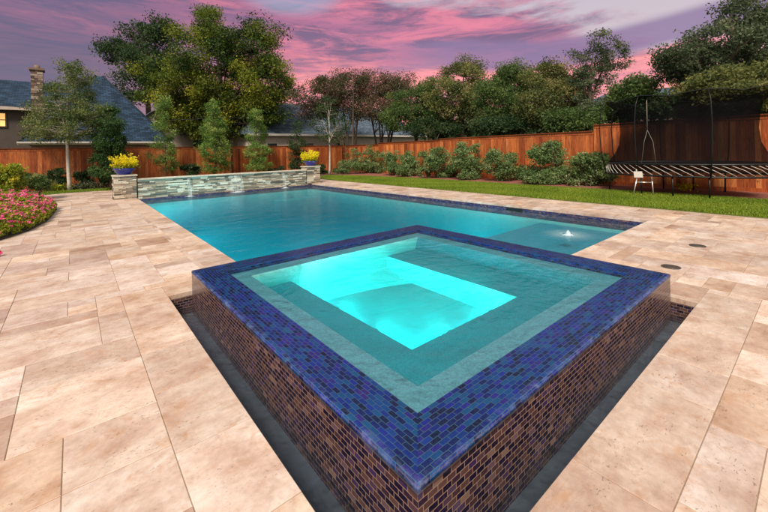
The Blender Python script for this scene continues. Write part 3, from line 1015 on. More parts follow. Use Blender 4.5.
def pillar(x0, x1, y0, y1, ztop, label):
    t = empty('stone_pillar', ((x0 + x1) / 2, (y0 + y1) / 2, 0), label, 'pillar', 'stone pillars at the ends of the waterfall wall')
    o_ = ((x0 + x1) / 2, (y0 + y1) / 2, 0)
    b = MB()
    stack_stone(b, x0 + .02, x1 - .02, 0, ztop - .05, y0 + .03, 'y', -1, .06)
    stack_stone(b, y0 + .095, y1 - .02, 0, ztop - .05, x0 + .03, 'x', -1, .06)
    stack_stone(b, y0 + .095, y1 - .02, 0, ztop - .05, x1 - .03, 'x', 1, .06)
    b.box(x0 + .095, x1 - .095, y0 + .095, y1 - .03, -.05, ztop - .05, (.3, 0, 0))
    P_(b, 'stacked_stone', M['rock'], t, o_)
    b = MB(); b.cbox(x0 - .01, x1 + .01, y0 - .01, y1 + .01, ztop - .049, ztop, .008, (.6, 0, 0)); P_(b, 'capstone', M['cap'], t, o_)
    return t


pillar(1.05, 1.755, 15.9, 16.6, .84, 'square stacked stone pillar at the left end of the waterfall wall')
pillar(8.525, 9.23, 15.88, 16.58, .84, 'square stacked stone pillar at the right end of the waterfall wall')


def planter(c, s, label):
    t = empty('planter', c, label, 'planter', 'blue planters of yellow flowers on the stone pillars')
    b = MB()
    b.lathe([(0, 0), (.15 * s, 0), (.17 * s, .02 * s), (.24 * s, .10 * s), (.285 * s, .175 * s), (.30 * s, .18 * s), (.30 * s, .20 * s), (.265 * s, .20 * s), (.25 * s, .15 * s), (0, .15 * s)])
    b.build('bowl', M['blue_glaze'], t)
    C = []; T = []
    for k in range(95):
        a = random.uniform(0, 2 * math.pi); rr = random.random() ** .5
        p0 = np.array([math.cos(a) * rr * .18, math.sin(a) * rr * .18, .17]) * s
        tip = np.array([math.cos(a) * rr * .42 + random.gauss(0, .03), math.sin(a) * rr * .42 + random.gauss(0, .03), random.uniform(.42, .74) - rr * .16]) * s
        n = 26
        tt = RNG.uniform(.15, 1, n)[:, None]
        C.append(p0 + (tip - p0) * tt + RNG.normal(0, .016 * s, (n, 3)))
        T.append(np.clip(tt[:, 0] * .75 + RNG.normal(0, .12, n), 0, .98))
    leaf_cloud('yellow_flowers', np.concatenate(C), .055 * s, M['lf_yellow'], t, np.concatenate(T), aspect=.5)
    g_ = RNG.normal(0, 1, (500, 3)) * np.array([.14, .14, .05]) * s + np.array([0, 0, .24]) * s
    leaf_cloud('green_leaves', g_, .06 * s, M['lf_lime'], t, RNG.uniform(0, .6, 500))
    return t


planter((1.40, 16.22, .84), 1.15, 'blue glazed bowl of yellow flowers on the left stone pillar')
planter((8.88, 16.22, .84), 1.15, 'blue glazed bowl of yellow flowers on the right stone pillar')


def waterfall(xa, xb, label):
    xm = (xa + xb) / 2
    t = empty('waterfall', (xm, 15.95, WL), label, 'waterfall', 'sheets of water falling from the wall')
    b = MB(); n = 14; hw = (xb - xa) / 2
    pr = []
    for i in range(n + 1):
        s_ = i / n
        pr.append((-.02 - .20 * s_ - .0, .60 - WL - (.60 - WL) * s_ ** 1.9, hw * (1 + .12 * s_)))
    for i in range(n):
        (ya, za, wa), (yb, zb, wb) = pr[i], pr[i + 1]
        b.poly([(-wa, ya, za), (wa, ya, za), (wb, yb, zb), (-wb, yb, zb)], None, [(0, za), (hw * 2, za), (hw * 2, zb), (0, zb)], True)
        b.poly([(-wb, yb + .012, zb), (wb, yb + .012, zb), (wa, ya + .012, za), (-wa, ya + .012, za)], None, [(.3, zb), (hw * 2 + .3, zb), (hw * 2 + .3, za), (.3, za)], True)
    b.build('water_sheet', M['fall'], t)
    b = MB(); b.box(-hw - .02, hw + .02, -.035, .0, .60 - WL, .625 - WL); b.build('spout', M['bronze'], t)
    # churned water where the sheet lands: a low irregular mound
    b = MB(); N, R_ = 26, 6
    def q(i, j):
        a = 2 * math.pi * i / N; r_ = j / R_
        ex, ey = hw + .22, .24
        return Vector((math.cos(a) * ex * r_, -.24 + math.sin(a) * ey * r_, .006 + .03 * (1 - r_) ** 1.5 * (1 + .4 * math.sin(5 * a + j * 2))))
    for j in range(R_):
        for i in range(N):
            pts = [q(i, j), q(i, j + 1), q((i + 1) % N, j + 1), q((i + 1) % N, j)]
            uv = [(math.cos(2 * math.pi * ii / N) * jj / R_, math.sin(2 * math.pi * ii / N) * jj / R_) for ii, jj in ((i, j), (i, j + 1), (i + 1, j + 1), (i + 1, j))]
            if j == 0: pts = pts[:3] ; uv = uv[:3]
            b.poly(pts, None, uv, True)
    b.build('splash_foam', M['foam'], t)


waterfall(3.36, 3.48, 'narrow sheet of water falling from the wall nearest the left pillar')
waterfall(4.95, 5.45, 'widest sheet of water falling from the middle of the wall')
waterfall(7.24, 7.38, 'narrow sheet of water falling from the wall nearest the right pillar')

# bubbler on the tanning ledge
t = empty('bubbler_fountain', (6.86, 3.05, WL), 'small white bubbling jet on the shallow tanning ledge', 'fountain')
b = MB(); N = 18
prof = [(.0, .13), (.018, .12), (.03, .09), (.045, .05), (.075, .02), (.13, .008)]
for j in range(len(prof) - 1):
    for i in range(N):
        f_ = lambda ii, jj: Vector((math.cos(2 * math.pi * ii / N) * prof[jj][0] * (1 + .25 * math.sin(ii * 3.1 + jj)), math.sin(2 * math.pi * ii / N) * prof[jj][0] * (1 + .25 * math.sin(ii * 3.1 + jj)), prof[jj][1] * (1 + .2 * math.sin(ii * 2.3))))
        pts = [f_(i, j), f_(i, j + 1), f_((i + 1) % N, j + 1), f_((i + 1) % N, j)]
        if j == 0: pts = pts[1:] if False else [pts[0], pts[1], pts[2]]
        b.poly(pts, None, None, True)
M['jet'] = simple('white_jet', (.45, .58, .66), .3)
b.v = [(x * .7, y * .7, z * .6) for x, y, z in b.v]; b.build('jet', M['jet'], t)
b = MB()
for j in range(7):
    r0, r1 = .10 + j * .07, .10 + (j + 1) * .07
    for i in range(32):
        a0, a1 = 2 * math.pi * i / 32, 2 * math.pi * (i + 1) / 32
        z0 = .007 + .008 * (math.sin(j * 1.9) + 1) * (1 - j / 8); z1 = .007 + .008 * (math.sin((j + 1) * 1.9) + 1) * (1 - (j + 1) / 8)
        Rm = .7
        b.poly([(math.cos(a0) * r0, math.sin(a0) * r0, z0), (math.cos(a0) * r1, math.sin(a0) * r1, z1), (math.cos(a1) * r1, math.sin(a1) * r1, z1), (math.cos(a1) * r0, math.sin(a1) * r0, z0)],
               None, [(math.cos(a0) * (r0 / Rm + .2), math.sin(a0) * (r0 / Rm + .2)), (math.cos(a0) * (r1 / Rm + .2), math.sin(a0) * (r1 / Rm + .2)), (math.cos(a1) * (r1 / Rm + .2), math.sin(a1) * (r1 / Rm + .2)), (math.cos(a1) * (r0 / Rm + .2), math.sin(a1) * (r0 / Rm + .2))], True)
b.build('ripple_foam', M['foam_thin'], t)

# drains in the paving
for i, (x, y, lb) in enumerate(((5.59, 1.26, 'round bronze cover in the paving nearer the spa corner'), (7.03, 1.26, 'round bronze cover in the paving farther from the spa'))):
    t = empty('drain_cover', (x, y, .002), lb, 'drain cover', 'round drain covers beside the spa')
    b = MB(); b.lathe([(.10, 0), (.10, .004), (.084, .005), (.084, .003)], n=28); b.build('outer_ring', M['bronze'], t)
    b = MB(); b.lathe([(.0001, .0035), (.082, .0035), (.082, 0)], n=28)
    for a in range(-3, 4):
        y_ = a * .02; w_ = math.sqrt(max(0, .07 ** 2 - y_ ** 2)); b.box(-w_, w_, y_ - .004, y_ + .004, .0036, .0055)
    b.build('grate', M['bronze'], t)


# ================================================================== FENCES
def fence(name, label, p0, p1, ht, side, board=.14, cap=True, zt=None, posts=True):
    """side: +1/-1, on which side of the line p0->p1 the boards face"""
    p0 = Vector((*p0, 0)); p1 = Vector((*p1, 0)); L_ = (p1 - p0).length; u = (p1 - p0) / L_
    ang = math.atan2(u.y, u.x)
    t = empty(name, p0, label, 'fence', 'stained cedar fences round the garden', ang)
    b = MB(); x = 0
    while x < L_:
        w_ = min(board * random.uniform(.96, 1.04), L_ - x)
        if w_ < .02: break
        y_ = side * random.uniform(.0, .006)
        tn = (min(1, max(0, random.gauss(.5, .2))), random.random(), random.random())
        b.box(x + .002, x + w_ - .002, y_ - .009 + side * .02, y_ + .009 + side * .02, .03, ht - .07 + random.uniform(-.003, .003), tn)
        x += w_
    b.build('boards', M['cedar'], t)
    b = MB(); b.box(0, L_, side * .03 + -.012 + side * .012, side * .03 + .012 + side * .012, .0, .12, (.35, .3, .2)); b.build('kick_board', M['cedar'], t)
    b = MB(); b.box(0, L_, -.07, .09, ht - .035, ht, (.3, .5, .1)) if True else 0
    b.build('cap_rail', M['cedar_dark'], t)
    b = MB(); b.box(0, L_, side * .032 - .01, side * .032 + .012, ht - .15, ht - .037, (.42, .2, .7)); b.build('trim_board', M['cedar'], t)
    k = 0.0
    while k < L_ + .1:
        xx = min(k, L_ - .05)
        b = MB(); b.box(xx - .045, xx + .045, -side * .095 - .045 + side * 0, -side * .095 + .045, 0, ht - .04, (random.random() * .6, .4, .2))
        b.build('post', M['cedar'], t)
        k += 2.4
    for z in (.3, 1.0, ht - .35):
        b = MB(); b.box(0, L_, -side * .03 - .018, -side * .03 + .018, z, z + .09, (.3, .2, .1)); b.build('back_rail', M['cedar'], t)
    return t


FX = 15.95
fence('board_fence', 'tallest stretch of side fence, behind the trampoline', (FX, -5), (FX, 6.0), 2.36, 1)
fence('board_fence', 'long middle stretch of side fence, behind the row of shrubs', (FX, 6.02), (FX, 14.1), 2.12, 1)
fence('board_fence', 'middle-height stretch of side fence behind the far shrubs', (FX, 14.12), (FX, 19.6), 2.05, 1)
fence('board_fence', 'lowest stretch of side fence, meeting the back fence in the corner', (FX, 19.62), (FX, 23.5), 1.96, 1)
fence('board_fence', 'back fence of red cedar boards behind the waterfall wall', (-14, 23.55), (FX - .1, 23.55), 1.97, -1)

# ================================================================== TRAMPOLINE
tc = Vector((14.25, 2.85, 0))
tr = empty('trampoline', tc, 'large oval trampoline with a tall black safety net beside the side fence', 'trampoline')
A, B = 1.3, 2.12       # half widths across (x) and along (y)
MZ, FZ, TZ = .93, .60, 2.98


def el(a, k=1.0, kb=None, z=0):
    return Vector((math.cos(a) * A * k, math.sin(a) * B * (kb or k), z))


N = 96
b = MB()
for i in range(N):
    a0, a1 = 2 * math.pi * i / N, 2 * math.pi * (i + 1) / N
    b.poly([(0, 0, MZ), el(a0, .93, z=MZ), el(a1, .93, z=MZ)]); b.poly([(0, 0, MZ - .006), el(a1, .93, z=MZ - .006), el(a0, .93, z=MZ - .006)])
b.build('jumping_mat', M['black'], tr)
b = MB()
for i in range(N):
    a0, a1 = 2 * math.pi * i / N, 2 * math.pi * (i + 1) / N
    b.poly([el(a0, .93, z=FZ + .02), el(a1, .93, z=FZ + .02), el(a1, .92, z=MZ - .02), el(a0, .92, z=MZ - .02)], None, None, True)
b.build('net_skirt', M['net'], tr)
b = MB(); b.tube([el(2 * math.pi * i / N, .95, z=MZ) for i in range(N + 1)], .03, 8, cap=False); b.build('mat_edge', M['black_metal'], tr)
b = MB(); b.tube([el(2 * math.pi * i / N, 1.0, z=FZ) for i in range(N + 1)], .026, 8, cap=False); b.build('base_frame', M['black_metal'], tr)
NR = 56
for i in range(NR):
    a0 = 2 * math.pi * i / NR; a1 = a0 - .26
    b = MB(); b.tube([el(a0, .99, z=FZ + .02), el((a0 + a1) / 2, .985, z=(FZ + MZ) / 2 + .02), el(a1, .955, z=MZ - .02)], .0085, 5); b.build('spring_rod', M['white_rod'], tr)
# net: waisted, hung from the top ring
b = MB()
prof = [(0.0, .96), (.06, .93), (.15, .86), (.3, .80), (.5, .78), (.7, .795), (.85, .84), (.94, .92), (1.0, .98)]
TA = [2 * math.pi * (i + .5) / 8 for i in range(8)]


def sag(a):
    d = min(abs((a - t_ + math.pi) % (2 * math.pi) - math.pi) for t_ in TA)
    return d / (math.pi / 8)


for i in range(N):
    a0, a1 = 2 * math.pi * i / N, 2 * math.pi * (i + 1) / N
    for j in range(len(prof) - 1):
        def q(a, jj):
            s_, k = prof[jj]
            top = TZ - .10 * sag(a) ** 1.5
            return el(a, k - .03 * sag(a) * (1 if s_ > .8 else .2), z=MZ + (top - MZ) * s_)
        b.poly([q(a0, j), q(a1, j), q(a1, j + 1), q(a0, j + 1)], None, None, True)
b.build('safety_net', M['net'], tr)
b = MB()
pts = []
for i in range(N + 1):
    a = 2 * math.pi * i / N
    pts.append(el(a, .98 - .03 * sag(a), z=TZ - .10 * sag(a) ** 1.5))
b.tube(pts, .011, 6, cap=False); b.build('top_cord', M['black_metal'], tr)
for a in TA:
    b = MB()
    b.tube([el(a, 1.01, z=FZ), el(a, 1.07, z=1.3), el(a, 1.09, z=2.1), el(a, 1.06, z=2.7), el(a, .99, z=TZ)], [.019, .017, .015, .014, .012], 7)
    o = b.build('net_pole', M['black_metal'], tr)
for a in (TA[0], TA[2], TA[3], TA[4], TA[5], TA[7], math.pi, 0):
    b = MB(); b.tube([el(a, .97, z=FZ), el(a, .96, z=.0)], .022, 8); b.build('leg', M['black_metal'], tr)
for y_ in (-1.1, 0, 1.1):
    b = MB(); b.tube([(-.98 * A * math.sqrt(1 - (y_ / B) ** 2), y_, FZ - .02), (.98 * A * math.sqrt(1 - (y_ / B) ** 2), y_, FZ - .02)], .02, 6); b.build('cross_brace', M['black_metal'], tr)
b = MB()
ez = at_x(647.5, 130, 13.05); c0 = ez - tc
b.tube([c0 + Vector((-.02, .0, .88)), c0 + Vector((-.02, 0, 0))], .009, 5)
b.tube([c0 + Vector((-.02, 0, .0)), c0 + Vector((-.08, .07, -.35)), c0 + Vector((-.10, .14, -.98))], .005, 5)
b.tube([c0 + Vector((-.02, 0, .0)), c0 + Vector((-.08, -.15, -.35)), c0 + Vector((-.10, -.22, -.98))], .005, 5)
b.build('door_strap', M['strap'], tr)

# ladder hooked on the trampoline
la, lb_ = at_z(635, 195.8), at_z(651.6, 196.2)
lc_ = (la + lb_) / 2
lad = empty('trampoline_ladder', lc_, 'short silver ladder leaning against the trampoline frame', 'ladder')
ux = (lb_ - la).normalized(); ux.z = 0
hw = .23
top = Vector((.16, 0, .60))
for s_ in (-1, 1):
    b = MB(); b.tube([ux * hw * s_ * 1.1, ux * hw * s_ * .75 + top], .017, 8); b.build('side_rail', M['alu'], lad)
for f_, nm in ((.66, 'step'), ):
    b = MB(); p = top * f_
    w_ = hw * (1.1 - .35 * f_)
    b.tube([p - ux * w_, p + ux * w_], .016, 8); b.build('rung', M['alu'], lad)
b = MB(); b.tube([top * .98 - ux * .19 + Vector((0, 0, -.03)), top * .98 - ux * .19 + Vector((-.05, 0, .20))], .012, 6)
pt = [ux * -.26, ux * -.02]
b.poly([top + ux * -.24 + Vector((-.07, 0, -.06)), top + ux * -.02 + Vector((-.07, 0, -.06)), top + ux * -.05 + Vector((-.05, 0, .12)), top + ux * -.26 + Vector((-.05, 0, .12))])
b.poly([top + ux * -.26 + Vector((-.035, 0, .12)), top + ux * -.05 + Vector((-.035, 0, .12)), top + ux * -.02 + Vector((-.055, 0, -.06)), top + ux * -.24 + Vector((-.055, 0, -.06))])
b.build('white_plate', M['white_rod'], lad)

# ================================================================== HOUSES
def roofpoly(b, pts):
    """roof plane with uv in metres: u level, v up the slope"""
    P = [Vector(p) for p in pts]
    n = (P[1] - P[0]).cross(P[2] - P[0]).normalized()
    u = Vector((0, 0, 1)).cross(n)
    u = u.normalized() if u.length > 1e-5 else Vector((1, 0, 0))
    v = n.cross(u)
    b.poly(P, None, [(p.dot(u), p.dot(v)) for p in P])


def hip_roof(b, x0, x1, y0, y1, z0, z1, rx0, rx1, ry0=None, ry1=None):
    ym = (y0 + y1) / 2
    ra, rb = (rx0, ry0 if ry0 else ym, z1), (rx1, ry1 if ry1 else ym, z1)
    roofpoly(b, [(x0, y0, z0), (x1, y0, z0), rb, ra])
    roofpoly(b, [(x1, y1, z0), (x0, y1, z0), ra, rb])
    roofpoly(b, [(x1, y0, z0), (x1, y1, z0), rb])
    roofpoly(b, [(x0, y1, z0), (x0, y0, z0), ra])
    b.poly([(x0, y0, z0 - .02), (x0, y1, z0 - .02), (x1, y1, z0 - .02), (x1, y0, z0 - .02)])


# A: steep blue hip roof just behind the back fence
hA = empty('hipped_house', (1.5, 32.5, 0), 'brick house wing under a steep blue slate pyramid roof behind the fence', 'house')
oA = (1.5, 32.5, 0)
b = MB(); b.box(-1.8, 4.8, 29.3, 36, 0, 2.35); P_(b, 'wall', M['brickwall'], hA, oA)
b = MB(); hip_roof(b, -2.3, 5.2, 28.9, 36.4, 2.42, 7.15, 1.3, 1.7); P_(b, 'roof', M['slate'], hA, oA)
b = MB(); b.box(-2.35, 5.25, 28.82, 28.9, 2.26, 2.43); P_(b, 'fascia', M['cream'], hA, oA)
b = MB(); b.box(-2.37, 5.27, 28.74, 28.82, 2.34, 2.44); P_(b, 'gutter', M['white_rod'], hA, oA)
b = MB(); b.tube([(5.2, 28.9, 2.45), (1.7, 32.65, 7.18)], .05, 6); b.tube([(-2.3, 28.9, 2.45), (1.3, 32.65, 7.18)], .05, 6); P_(b, 'ridge_tiles', M['slate2'], hA, oA)

# B: main house, farther back on the left, with the chimney and a lit window
p = at_y(0, 107, 36)
hB = empty('chimney_house', (-8, 38, 0), 'dark two-storey house with a stone chimney and a lit window at far left', 'house')
oB = (-8, 38, 0)
zr = at_y(20, 81, 40).z; ze = at_y(20, 107, 36).z
b = MB(); b.box(-16, .6, 36.4, 44, 0, ze - .02); P_(b, 'wall', M['darkwall'], hB, oB)
b = MB(); roofpoly(b, [(-17, 36, ze), (1, 36, ze), (1, 40, zr), (-17, 40, zr)]); roofpoly(b, [(1, 44.3, ze), (-17, 44.3, ze), (-17, 40, zr), (1, 40, zr)])
b.poly([(1, 36, ze), (1, 44.3, ze), (1, 40, zr)]); P_(b, 'roof', M['slate'], hB, oB)
b = MB(); b.box(-17, 1, 35.9, 36, ze - .22, ze); P_(b, 'fascia', M['stucco'], hB, oB)
c1, c2 = at_y(31, 100, 35.2), at_y(43.5, 100, 35.2); ct = at_y(37, 70, 35.2).z
ch_ = empty('holder', (0, 0, 0), None, None) if False else None
b = MB(); stack = []
z = 2.5
while z < ct:
    h_ = random.uniform(.12, .2); x = c1.x
    while x < c2.x - .01:
        L_ = min(random.uniform(.15, .4), c2.x - x)
        if c2.x - x - L_ < .1: L_ = c2.x - x
        b.box(x + .005, x + L_ - .005, 35.2 - random.uniform(0, .04), 36.0, z + .005, min(z + h_, ct) - .005, (random.random(), 0, 0)); x += L_
    z += h_
chm = P_(b, 'chimney', M['chimney'], hB, oB)
b = MB(); b.box(c1.x - .08, c2.x + .08, 35.1, 36.08, ct, ct + .14); b.lathe([(.16, ct + .14), (.16, ct + .4), (.13, ct + .4)], ((c1.x + c2.x) / 2, 35.6), 12); P_(b, 'chimney_cap', M['chimney'], chm, oB)
wa, wb = at_y(-8, 126, 36.4), at_y(5.2, 113.5, 36.4)
fr = MB(); fr.box(wa.x - .08, wb.x + .08, 36.33, 36.4, wa.z - .08, wb.z + .08); fr_o = P_(fr, 'window', M['darkwall'], hB, oB)
b = MB(); b.box(wa.x, wb.x, 36.30, 36.329, wa.z, wb.z); P_(b, 'pane', M['lit_window'], fr_o, oB)
b = MB(); xm = (wa.x + wb.x) / 2; b.box(xm - .03, xm + .03, 36.27, 36.299, wa.z, wb.z); b.box(wa.x, xm - .031, 36.27, 36.299, (wa.z + wb.z) / 2 - .025, (wa.z + wb.z) / 2 + .025)
b.box(xm + .031, wb.x, 36.27, 36.299, (wa.z + wb.z) / 2 - .025, (wa.z + wb.z) / 2 + .025); P_(b, 'muntins', M['darkwall'], fr_o, oB)

# D: pale gable glimpsed left of the big oak
pa, pb = at_y(146, 140, 40), at_y(176, 140, 40)
hD = empty('gabled_house', ((pa.x + pb.x) / 2, 42, 0), 'pale gabled house half hidden behind the big yellow-green tree', 'house')
oD = ((pa.x + pb.x) / 2, 42, 0)
zt = at_y(160, 100, 40).z; zz = at_y(160, 116, 40).z
b = MB(); b.box(pa.x, pb.x + 1.5, 40, 46, 0, zz); xm = (pa.x + pb.x) / 2 + .8
b.poly([(pa.x, 40, zz), (pb.x + 1.5, 40, zz), (xm, 40, zt)]); P_(b, 'wall', M['stucco'], hD, oD)
b = MB()
roofpoly(b, [(pa.x - .3, 46, zz - .25), (pa.x - .3, 39.7, zz - .25), (xm, 39.7, zt + .1), (xm, 46, zt + .1)])
roofpoly(b, [(pb.x + 1.8, 39.7, zz - .25), (pb.x + 1.8, 46, zz - .25), (xm, 46, zt + .1), (xm, 39.7, zt + .1)]); P_(b, 'roof', M['slate2'], hD, oD)
b = MB(); q1 = at_y(160, 123, 40); b.box(q1.x - .5, q1.x + .5, 39.94, 39.99, q1.z - .7, q1.z + .7); wn = P_(b, 'window', M['white_rod'], hD, oD)
b = MB(); b.box(q1.x - .42, q1.x + .42, 39.91, 39.939, q1.z - .6, q1.z + .6); P_(b, 'pane', M['glass'], wn, oD)

# C: low house right of the oak, long grey roof
hC = empty('low_house', (20, 34, 0), 'long low house with a grey-blue roof behind the purple-leaved trees', 'house')
oC = (20, 34, 0)
zw = at_y(290, 134, 30).z; zr = at_y(300, 104, 35).z
b = MB(); b.box(11.3, 31, 30.4, 39.6, 0, zw - .02); P_(b, 'wall', M['stucco'], hC, oC)
b = MB(); hip_roof(b, 10.8, 31.5, 30, 40, zw, zr, 13.5, 28.5); P_(b, 'roof', M['slate2'], hC, oC)
b = MB(); b.box(10.8, 31.5, 29.88, 29.99, zw - .16, zw + .02); P_(b, 'fascia', M['white_rod'], hC, oC)
for xx in (13, 16.5, 20):
    b = MB(); b.box(xx - .5, xx + .5, 30.34, 30.39, 1.2, 2.4); wn = P_(b, 'window', M['white_rod'], hC, oC)
    b = MB(); b.box(xx - .42, xx + .42, 30.31, 30.339, 1.28, 2.32); P_(b, 'pane', M['glass'], wn, oC)

# E: pale house glimpsed over the side fence
hE = empty('neighbour_house', (30, 9, 0), 'pale house glimpsed through the trees over the side fence', 'house')
oE = (30, 9, 0)
ze = at_x(625, 112, 27).z; zr = at_x(630, 92, 31).z
b = MB(); b.box(27.3, 35, 3, 13, 0, ze - .02); P_(b, 'wall', M['stucco'], hE, oE)
b = MB()
roofpoly(b, [(27, 13.3, ze), (27, 2.7, ze), (31, 4, zr), (31, 11, zr)]); roofpoly(b, [(35.3, 2.7, ze), (35.3, 13.3, ze), (31, 11, zr), (31, 4, zr)])
roofpoly(b, [(27, 2.7, ze), (35.3, 2.7, ze), (31, 4, zr)]); roofpoly(b, [(35.3, 13.3, ze), (27, 13.3, ze), (31, 11, zr)]); P_(b, 'roof', M['slate2'], hE, oE)

# overhead cable
b = MB(); pts = [at_d(88 + i * 9, 115 + i * .25, 27) for i in range(14)]
for i, q_ in enumerate(pts): pts[i] = q_ - Vector((0, 0, .25 * (1 - ((i - 6.5) / 6.5) ** 2)))
pts = [pts[0] + Vector((-8, .0, .8))] + pts + [pts[-1] + Vector((9, 2, .8))]
o = b; b.tube(pts, .018, 5)
tag(b.build('overhead_cable', M['black']), 'thin black overhead cable crossing in front of the blue slate roof', 'cable')

# ================================================================== TREES
# the big yellow-green tree
def oakmix(base_z):
    def f(t):
        h = t.z
        y = .46 if h < 9.5 else .26
        if random.random() < .28: y += .26
        return random.gauss(y, .16)
    return f


OD = 33
tree('oak_tree', 'tallest tree, broad yellow-green crown above the middle of the back fence',
     Vector((at_d(229, 150, OD).x, at_d(229, 150, OD).y, 0)),
     lobes_px([(212, 62, 46, 40), (178, 84, 40, 26), (252, 52, 34, 26), (206, 24, 16, 20), (266, 84, 28, 24), (232, 104, 42, 20), (162, 70, 22, 18), (190, 110, 40, 16), (262, 34, 20, 12), (238, 124, 34, 14), (205, 128, 26, 14), (268, 112, 20, 12), (180, 118, 18, 12)], OD),
     M['lf_oak'], 560, 230, .70, .18, .42, tmix=oakmix(0), limbs=16)
OD2 = 44
tree('dark_tree', 'dark green tree behind the left side of the tallest tree',
     Vector((at_d(150, 150, OD2).x, at_d(150, 150, OD2).y, 0)),
     lobes_px([(120, 52, 22, 13), (140, 34, 16, 12), (165, 32, 18, 12), (150, 62, 26, 20), (138, 85, 22, 20), (110, 48, 12, 8)], OD2),
     M['lf_dark'], 150, 130, .95, .27, .45, limbs=9)

tree('dark_tree', 'dark leafy undergrowth tree filling the space below the tallest tree', Vector((at_d(200, 150, 37).x, at_d(200, 150, 37).y, 0)),
     lobes_px([(240, 122, 34, 18), (200, 124, 26, 16), (268, 118, 18, 14), (222, 104, 30, 16), (285, 120, 12, 8)], 37),
     M['lf_dark'], 190, 130, .8, .22, .2, limbs=8)
# purple-leaved crape myrtles
CG = 'purple-leaved trees beyond the corner'
CD = 31
for nm_, bx, sp, lb in ((0, 349, [(325, 92, 24, 17), (347, 88, 28, 19), (315, 110, 18, 12), (345, 108, 30, 12), (300, 98, 10, 11)], 'left purple-leaved multi-stem tree beyond the fence corner'),
                   (1, 383, [(375, 88, 24, 18), (396, 94, 24, 17), (385, 110, 32, 12), (405, 86, 12, 11)], 'right purple-leaved multi-stem tree beyond the fence corner')):
    d_ = CD + nm_ * 1.5
    tree('crape_myrtle', lb, Vector((at_d(bx, 150, d_).x, at_d(bx, 150, d_).y, 0)), lobes_px(sp, d_), M['lf_crape'], 185, 160, .62, .14, .30, group=CG, stems=5, limbs=12, fork=.3)

# row of trees beyond the side fence
def side_tree(name, label, bx, xw, spec, lm, nc, per, cr, lf, tr_, **kw):
    d_ = depth_x(bx, xw); p_ = at_d(bx, 150, d_)
    spec = [(a, b_, c_ * 1.12, d * 1.08) for a, b_, c_, d in spec]
    return tree(name, label, Vector((p_.x, p_.y, 0)), lobes_px(spec, d_), M[lm], nc, per, cr, lf, tr_, **kw)


side_tree('evergreen_tree', 'low rounded dark green tree just right of the purple-leaved trees', 416, 19.5, [(414, 104, 24, 20), (428, 112, 24, 20), (402, 118, 18, 14), (425, 90, 14, 12)], 'lf_green', 150, 200, .44, .12, .2)
side_tree('olive_tree', 'rounded tree with brownish-green top at the middle of the side fence', 462, 20.5, [(466, 78, 26, 18), (452, 96, 26, 18), (480, 98, 24, 20), (462, 118, 34, 14)], 'lf_olive', 190, 200, .46, .125, .25)
side_tree('evergreen_tree', 'full green tree with a low pointed top right of the brownish-topped tree', 510, 20, [(512, 82, 22, 18), (498, 100, 24, 20), (526, 102, 22, 18), (510, 120, 32, 12)], 'lf_green', 190, 200, .44, .12, .25)
side_tree('olive_tree', 'broad olive-green tree left of the tall airy tree', 550, 20, [(548, 80, 22, 18), (560, 98, 26, 20), (538, 106, 22, 16), (556, 122, 30, 10)], 'lf_olive', 190, 200, .42, .12, .25)
side_tree('tall_airy_tree', 'tall open tree with visible branches against the pink sky', 588, 19.5, [(600, 40, 15, 10), (585, 54, 16, 12), (612, 58, 16, 12), (592, 74, 22, 14), (620, 50, 8, 6), (598, 96, 26, 16), (577, 66, 12, 10), (590, 115, 28, 12)], 'lf_sage', 115, 120, .27, .1, .2, limbs=16)
side_tree('olive_tree', 'small olive-green tree behind the left end of the net', 630, 19, [(634, 92, 22, 15), (622, 110, 24, 14), (648, 104, 18, 14)], 'lf_green', 120, 100, .3, .12, .15)
side_tree('spreading_tree', 'large spreading dark tree in the upper right corner', 728, 19.5,
          [(745, 16, 34, 18), (722, 40, 36, 14), (690, 60, 34, 14), (760, 50, 34, 22), (672, 72, 18, 10), (736, 72, 44, 14), (705, 84, 34, 12), (775, 20, 20, 22), (664, 56, 8, 5)], 'lf_sage', 260, 130, .36, .11, .32, limbs=22)
side_tree('cedar_elm', 'yellow-green lower tree leaning over the fence above the trampoline net', 752, 18, [(745, 76, 40, 10), (715, 84, 30, 9), (775, 84, 24, 12), (740, 96, 50, 10), (690, 94, 24, 10)], 'lf_olive', 190, 130, .28, .1, .2)
side_tree('understory_tree', 'very dark leafy tree behind the net, close over the fence', 700, 17.6, [(700, 108, 40, 10), (745, 104, 34, 12), (660, 108, 26, 10), (775, 100, 20, 12)], 'lf_dark', 120, 130, .3, .12, .14)

# hedge-like lower foliage filling behind the side fence
for i, (bx, sp, lb) in enumerate(((430, [(430, 128, 22, 9), (448, 130, 14, 7)], 'low dark bush behind the fence below the low rounded tree'),
                                  (498, [(490, 126, 24, 8), (515, 126, 16, 8)], 'low dark bush behind the fence below the full green tree'),
                                  (572, [(565, 122, 20, 10), (585, 122, 16, 10)], 'low green bush behind the fence beside the tall step in the fence'))):
    side_tree('bush', lb, bx, 17.6, sp, 'lf_green' if i == 2 else 'lf_dark', 60, 150, .35, .12, .08, cat='bush', group='bushes behind the side fence', stems=3)

# young trees inside the back fence
YB = 22.3


def bed_tree(name, label, bx, spec, lm, nc, per, cr, lf, tr_, y=YB, **kw):
    d_ = depth_y(bx, y); p_ = at_d(bx, 150, d_)
    return tree(name, label, Vector((p_.x, p_.y, 0)), lobes_px(spec, d_, .02), M[lm], nc, per, cr, lf, tr_, **kw)


